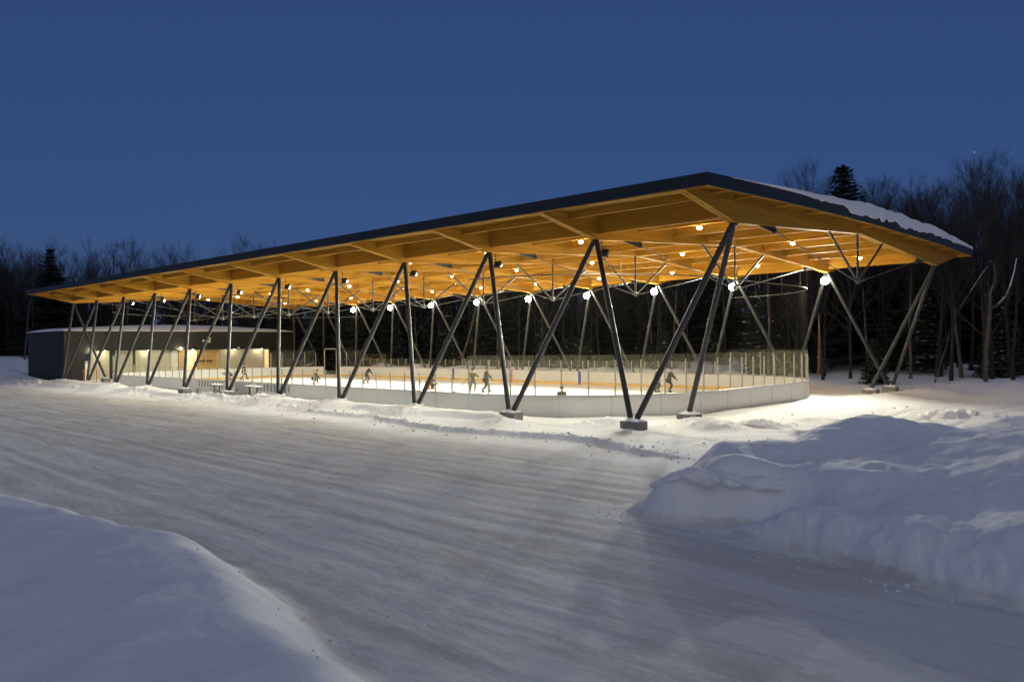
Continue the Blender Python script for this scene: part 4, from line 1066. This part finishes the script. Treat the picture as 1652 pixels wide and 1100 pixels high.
zone(1380, 1700, 74, 100, 26, B, sky_r, 'one of the trees deeper in the woods on the right', 'trees deeper in the right-hand woods')
zone(1200, 1420, 66, 100, 24, B, [(1200, 340), (1420, 318)], 'one of the bare trees behind the right end of the canopy', 'bare trees behind the right end of the canopy')
zone(480, 1240, 78, 118, 70, B, [(480, 400), (700, 380), (1240, 330)], 'one of the dark trees behind the rink, seen under the roof', 'trees behind the rink')
zone(-40, 480, 118, 165, 60, B, [(-40, 392), (30, 405), (130, 395), (220, 398), (240, 408), (480, 400)], 'one of the bare trees behind the pavilion on the left', 'bare trees behind the pavilion')
zone(-60, 60, 112, 150, 14, B, [(-60, 392), (60, 405)], 'one of the trees at the far left edge', 'trees at the far left')
# low young conifers with snow
for k in range(34):
    u = random.uniform(470, 1690); D = random.uniform(60, 80) if u > 1320 else random.uniform(64, 96)
    x, y = at_u(u, D)
    if x < 33 and y > -3: x = 34+random.random()*4
    if x < 36 and y < 3: continue
    place(PC[random.choice((1, 2, 2))], x, y, random.uniform(.5, 1.0), 'one of the low young conifers at the edge of the woods, dusted with snow', 'young conifers at the edge of the woods')

# leaning trunks and the bent snowy branch at the right
def trunk_thing(name, label, pts, r, m_, snow=False, twigs=0):
    p0 = Vector(pts[0]); t = thing(name, label, 'tree', p0)
    L = [Vector(p)-p0 for p in pts]; n = len(L)
    MB().tube(L, [r*(1-.6*i/(n-1)) for i in range(n)], 8).build('trunk', m_, t, smooth=True)
    if snow:
        MB().tube([p+Vector((0, 0, r*.7)) for p in L[1:]], [r*.5*(1-.5*i/(n-1)) for i in range(n-1)], 6).build('snow_strip', M['snow'], t, smooth=True)
    return t
def P3(u, v, D): return CAM+(FW+R2*((u-826)/1287.12)+U2*((550-v)/1287.12))*D
trunk_thing('dead_tree', 'broken pale trunk with a kinked top at the right edge of the woods', [P3(1590, 616, 58), P3(1592, 560, 58), P3(1597, 505, 58), P3(1598, 470, 58), P3(1606, 455, 58), P3(1604, 424, 58)], .16, M['birch'])
trunk_thing('fallen_branch', 'curved snow-covered bough rising from the broken trunk', [P3(1599, 497, 58), P3(1610, 492, 58), P3(1622, 480, 58), P3(1630, 462, 58), P3(1636, 440, 58.4), P3(1640, 418, 58.8)], .10, M['birch'], True)
trunk_thing('leaning_tree', 'thin pale stem leaning right from the snow, in front of the right-hand woods', [P3(1508, 617, 60), P3(1518, 585, 60), P3(1528, 555, 60), P3(1532, 535, 60)], .06, M['birch'])
trunk_thing('leaning_tree', 'bare pole leaning steeply right with snow along it, high in the right-hand woods', [P3(1549, 496, 61), P3(1566, 470, 61), P3(1582, 446, 61), P3(1600, 420, 61)], .05, M['birch'], True)
trunk_thing('tree_stump', 'reddish broken stump standing behind the right corner of the rink glass', [P3(1321, 604, 56), P3(1322, 560, 56), P3(1321, 508, 56)], .14, M['birch'])
trunk_thing('leaning_tree', 'snow-flecked trunk leaning right behind the centre of the rink', [P3(745, 580, 88), P3(756, 545, 88), P3(766, 505, 88), P3(775, 470, 88)], .14, M['birch'], True)

# deep woods: nobody could count them
def deep_woods():
    V = []; F = []; base = 0
    lows = [bare_meshes(300+i, 17, .9, 2, .3, 12, twn=4) for i in range(3)]
    arrs = []
    for tr, cr in lows:
        v = np.array(tr.v+cr.v); f4 = []; off = len(tr.v)
        for f in tr.f:
            if len(f) == 4: f4.append(f)
        for f in cr.f:
            g = tuple(i+off for i in f)
            f4.append(g if len(g) == 4 else (g[0], g[1], g[2], g[2]))
        arrs.append((v, np.array(f4)))
    rnd = random.Random(5)
    for k in range(430):
        u = rnd.uniform(-180, 1850); D = rnd.uniform(100, 175) if u > 500 else rnd.uniform(150, 240)
        x, y = at_u(u, D); v, f = arrs[k % 3]
        zt_ = ztop(u, np.interp(u, [-180, 500, 1240, 1850], [412, 415, 345, 290])+rnd.uniform(-14, 26), D); s = min(max((zt_-gz(x, y))/float(v[:, 2].max()), .4), 1.9); a = rnd.uniform(0, 6.28)
        c_, s_ = math.cos(a), math.sin(a); W_ = v.copy()*s*np.array([1.5, 1.5, 1]); W_ = np.c_[W_[:, 0]*c_-W_[:, 1]*s_, W_[:, 0]*s_+W_[:, 1]*c_, W_[:, 2]]+np.array([x, y, gz(x, y)])
        V.append(W_); F.append(f+base); base += len(W_)
    V = np.concatenate(V); F = np.concatenate(F)
    me = bpy.data.meshes.new('deep_woods'); me.vertices.add(len(V)); me.vertices.foreach_set('co', V.ravel())
    me.loops.add(F.size); me.loops.foreach_set('vertex_index', F.ravel().astype(np.int32)); me.polygons.add(len(F)); me.polygons.foreach_set('loop_start', (np.arange(len(F))*4).astype(np.int32))
    me.update(calc_edges=True); me.validate(); me.materials.append(M['twig']); o = bpy.data.objects.new('deep_woods', me); link(o)
    tag(o, 'mass of dark leafless woods far behind the rink', 'woods', None, 'stuff')
deep_woods()
def dark_understorey():
    V = []; F = []; base = 0; rnd = random.Random(9); arrs = []
    for k in range(3):
        tr, cr = conifer_meshes(400+k, 10, .30, .55, .03); v = np.array(cr.v); arrs.append((v, np.array(cr.f)))
    for k in range(520):
        u = rnd.uniform(-150, 1850)
        if u > 1300: D = rnd.uniform(78, 125)
        elif u > 470: D = rnd.uniform(92, 135)
        else: D = rnd.uniform(140, 190)
        x, y = at_u(u, D); v, f = arrs[k % 3]; s = rnd.uniform(.55, 1.25); a = rnd.uniform(0, 6.28); c_, s_ = math.cos(a), math.sin(a)
        W_ = v*s*np.array([1.15, 1.15, 1]); W_ = np.c_[W_[:, 0]*c_-W_[:, 1]*s_, W_[:, 0]*s_+W_[:, 1]*c_, W_[:, 2]]+np.array([x, y, gz(x, y)-.2])
        V.append(W_); F.append(f+base); base += len(W_)
    V = np.concatenate(V); F = np.concatenate(F)
    me = bpy.data.meshes.new('understorey'); me.vertices.add(len(V)); me.vertices.foreach_set('co', V.ravel())
    me.loops.add(F.size); me.loops.foreach_set('vertex_index', F.ravel().astype(np.int32)); me.polygons.add(len(F)); me.polygons.foreach_set('loop_start', (np.arange(len(F))*3).astype(np.int32))
    me.update(calc_edges=True); me.materials.append(M['needledark']); o = bpy.data.objects.new('understorey', me); link(o)
    tag(o, 'dense dark evergreen undergrowth filling the woods between the trunks', 'undergrowth', None, 'stuff')
    print('understorey faces', len(F))
dark_understorey()

def ordinal(n):
    ones = ['', 'first', 'second', 'third', 'fourth', 'fifth', 'sixth', 'seventh', 'eighth', 'ninth', 'tenth', 'eleventh', 'twelfth', 'thirteenth', 'fourteenth', 'fifteenth', 'sixteenth', 'seventeenth', 'eighteenth', 'nineteenth']
    tens = {2: 'twent', 3: 'thirt', 4: 'fort', 5: 'fift', 6: 'sixt', 7: 'sevent', 8: 'eight'}
    if n < 20: return ones[n]
    return tens[n//10]+('ieth' if n % 10 == 0 else 'y-'+ones[n % 10])
def name_group(grp, what):
    L = [o for o in SC.objects if o.parent is None and o.get('group') == grp]
    L.sort(key=lambda o: (Vector(o.location)-CAM).dot(R2)/(Vector(o.location)-CAM).dot(FW))
    for i, o in enumerate(L): o['label'] = what % ordinal(i+1)
name_group('bare trees at the front of the right-hand woods', 'tree in the front row of the right-hand woods, %s from the left')
name_group('trees deeper in the right-hand woods', 'tree deep in the right-hand woods, %s from the left')
name_group('bare trees behind the right end of the canopy', 'tree behind the right end of the canopy, %s from the left')
name_group('trees behind the rink', 'tree behind the rink, %s from the left')
name_group('bare trees behind the pavilion', 'tree behind the pavilion, %s from the left')
name_group('trees at the far left', 'tree at the far left edge of the woods, %s from the left')
name_group('young conifers at the edge of the woods', 'low young conifer at the edge of the woods, %s from the left')

# loose crumbs of snow along the ploughed edges
def crumbs():
    rnd = random.Random(21); mb = MB(); base = bmesh.new(); bmesh.ops.create_icosphere(base, subdivisions=1, radius=1)
    bv = [v.co.copy() for v in base.verts]; bf = [tuple(v.index for v in f.verts) for f in base.faces]; base.free()
    spots = []
    for k in range(520):
        y = rnd.uniform(-4, 46); x = float(np.interp(y, LEDGE[:, 0], LEDGE[:, 1]))+rnd.gauss(.3, .8); spots.append((x, y, rnd.uniform(.01, .04)*(2.2 if rnd.random() < .08 else 1)))
    toe = [(-12.4, -4.4), (-14.3, -5.0), (-14.6, -6.7), (-14.9, -8.2), (-15.1, -9.3), (-15.5, -10.5), (-15.9, -12)]
    for k in range(150):
        i = rnd.randrange(len(toe)-1); t = rnd.random(); x = toe[i][0]*(1-t)+toe[i+1][0]*t+rnd.gauss(.05, .25); y = toe[i][1]*(1-t)+toe[i+1][1]*t+rnd.gauss(0, .35)
        spots.append((x, y, rnd.uniform(.006, .022)*(2.2 if rnd.random() < .06 else 1)))
    for k in range(110):
        spots.append((rnd.uniform(-3, 22), rnd.gauss(-.5, 2.2), rnd.uniform(.012, .04)*(2.5 if rnd.random() < .12 else 1)))
    for k in range(30):
        y = rnd.uniform(-9.5, 4); spots.append((float(np.interp(y, BANK[:, 0], BANK[:, 1]))+rnd.gauss(.9, .5), y, rnd.uniform(.006, .022)))
    P = np.array(spots); Z = height(P[:, 0], P[:, 1])
    for (x, y, r), z in zip(spots, Z):
        if sd_rink(np.array([x]), np.array([y]))[0] < .3: continue
        sx, sy, sz = [r*rnd.uniform(.7, 1.4) for _ in range(3)]; a = rnd.uniform(0, 6.3); c, s_ = math.cos(a), math.sin(a)
        vs = []
        for v in bv:
            k = rnd.uniform(.75, 1.2); X_, Y_ = v.x*sx*k, v.y*sy*k; vs.append((x+X_*c-Y_*s_, y+X_*s_+Y_*c, z+r*.25+v.z*sz*.8*k))
        mb.add(vs, bf)
    o = mb.build('snow_crumbs', M['snow'], smooth=False); tag(o, 'loose crumbs and lumps of snow strewn along the ploughed edges', 'snow', None, 'stuff')
crumbs()


p_ = P3(1572, 246, 1300); MB().sphere(p_, .5, 8, 5).build('star', emit('starlight', (1, 1, 1), 1.2))['kind'] = 'structure'

# overhanging lip of hard snow at the left end of the heap
def lip():
    pts = [(-13.98,-5.45,.10),(-13.88,-5.85,.24),(-13.72,-6.2,.33),(-13.58,-6.5,.30),(-13.40,-6.8,.34),(-13.22,-7.1,.24),(-12.98,-7.4,.26),(-12.75,-7.7,.20),(-12.5,-7.9,.24)]
    P = []
    for a, b in zip(pts[:-1], pts[1:]):
        for k in range(12): t = k/12; P.append(Vector(a).lerp(Vector(b), t))
    P.append(Vector(pts[-1])); n = 40; N = len(P); vs = []; fs = []
    for i, p in enumerate(P):
        d = (P[min(i+1, N-1)]-P[max(i-1, 0)]).normalized(); u = Vector((d.y, -d.x, 0)).normalized()
        if u.x+u.y > 0: u = -u
        e = math.sin(math.pi*min(1, max(0, (i+.5)/N)))**.35
        for k in range(n):
            a = 2*math.pi*k/n; ca, sa = math.cos(a), math.sin(a)
            q = p+u*(.30*ca*e)+Vector((0, 0, 1))*(.17*sa*e)-u*.30
            f1 = float(fbm(np.array([q.x*2.6+q.z*2]), np.array([q.y*2.6+sa]), 4)[0]); f2 = float(fbm(np.array([q.x*9+q.z*8]), np.array([q.y*9-q.z*5]), 3)[0])
            r = 1+f1*1.1+f2*.35
            vs.append(p-u*.28+u*(.34*ca*e*r)+Vector((0, 0, .17*sa*e*r+.02)))
    for i in range(N-1):
        for k in range(n): fs.append((i*n+k, i*n+(k+1) % n, (i+1)*n+(k+1) % n, (i+1)*n+k))
    mb = MB(); mb.add(vs, fs); o = mb.build('snow_lip', M['snow'], smooth=True); o['kind'] = 'structure'
lip()
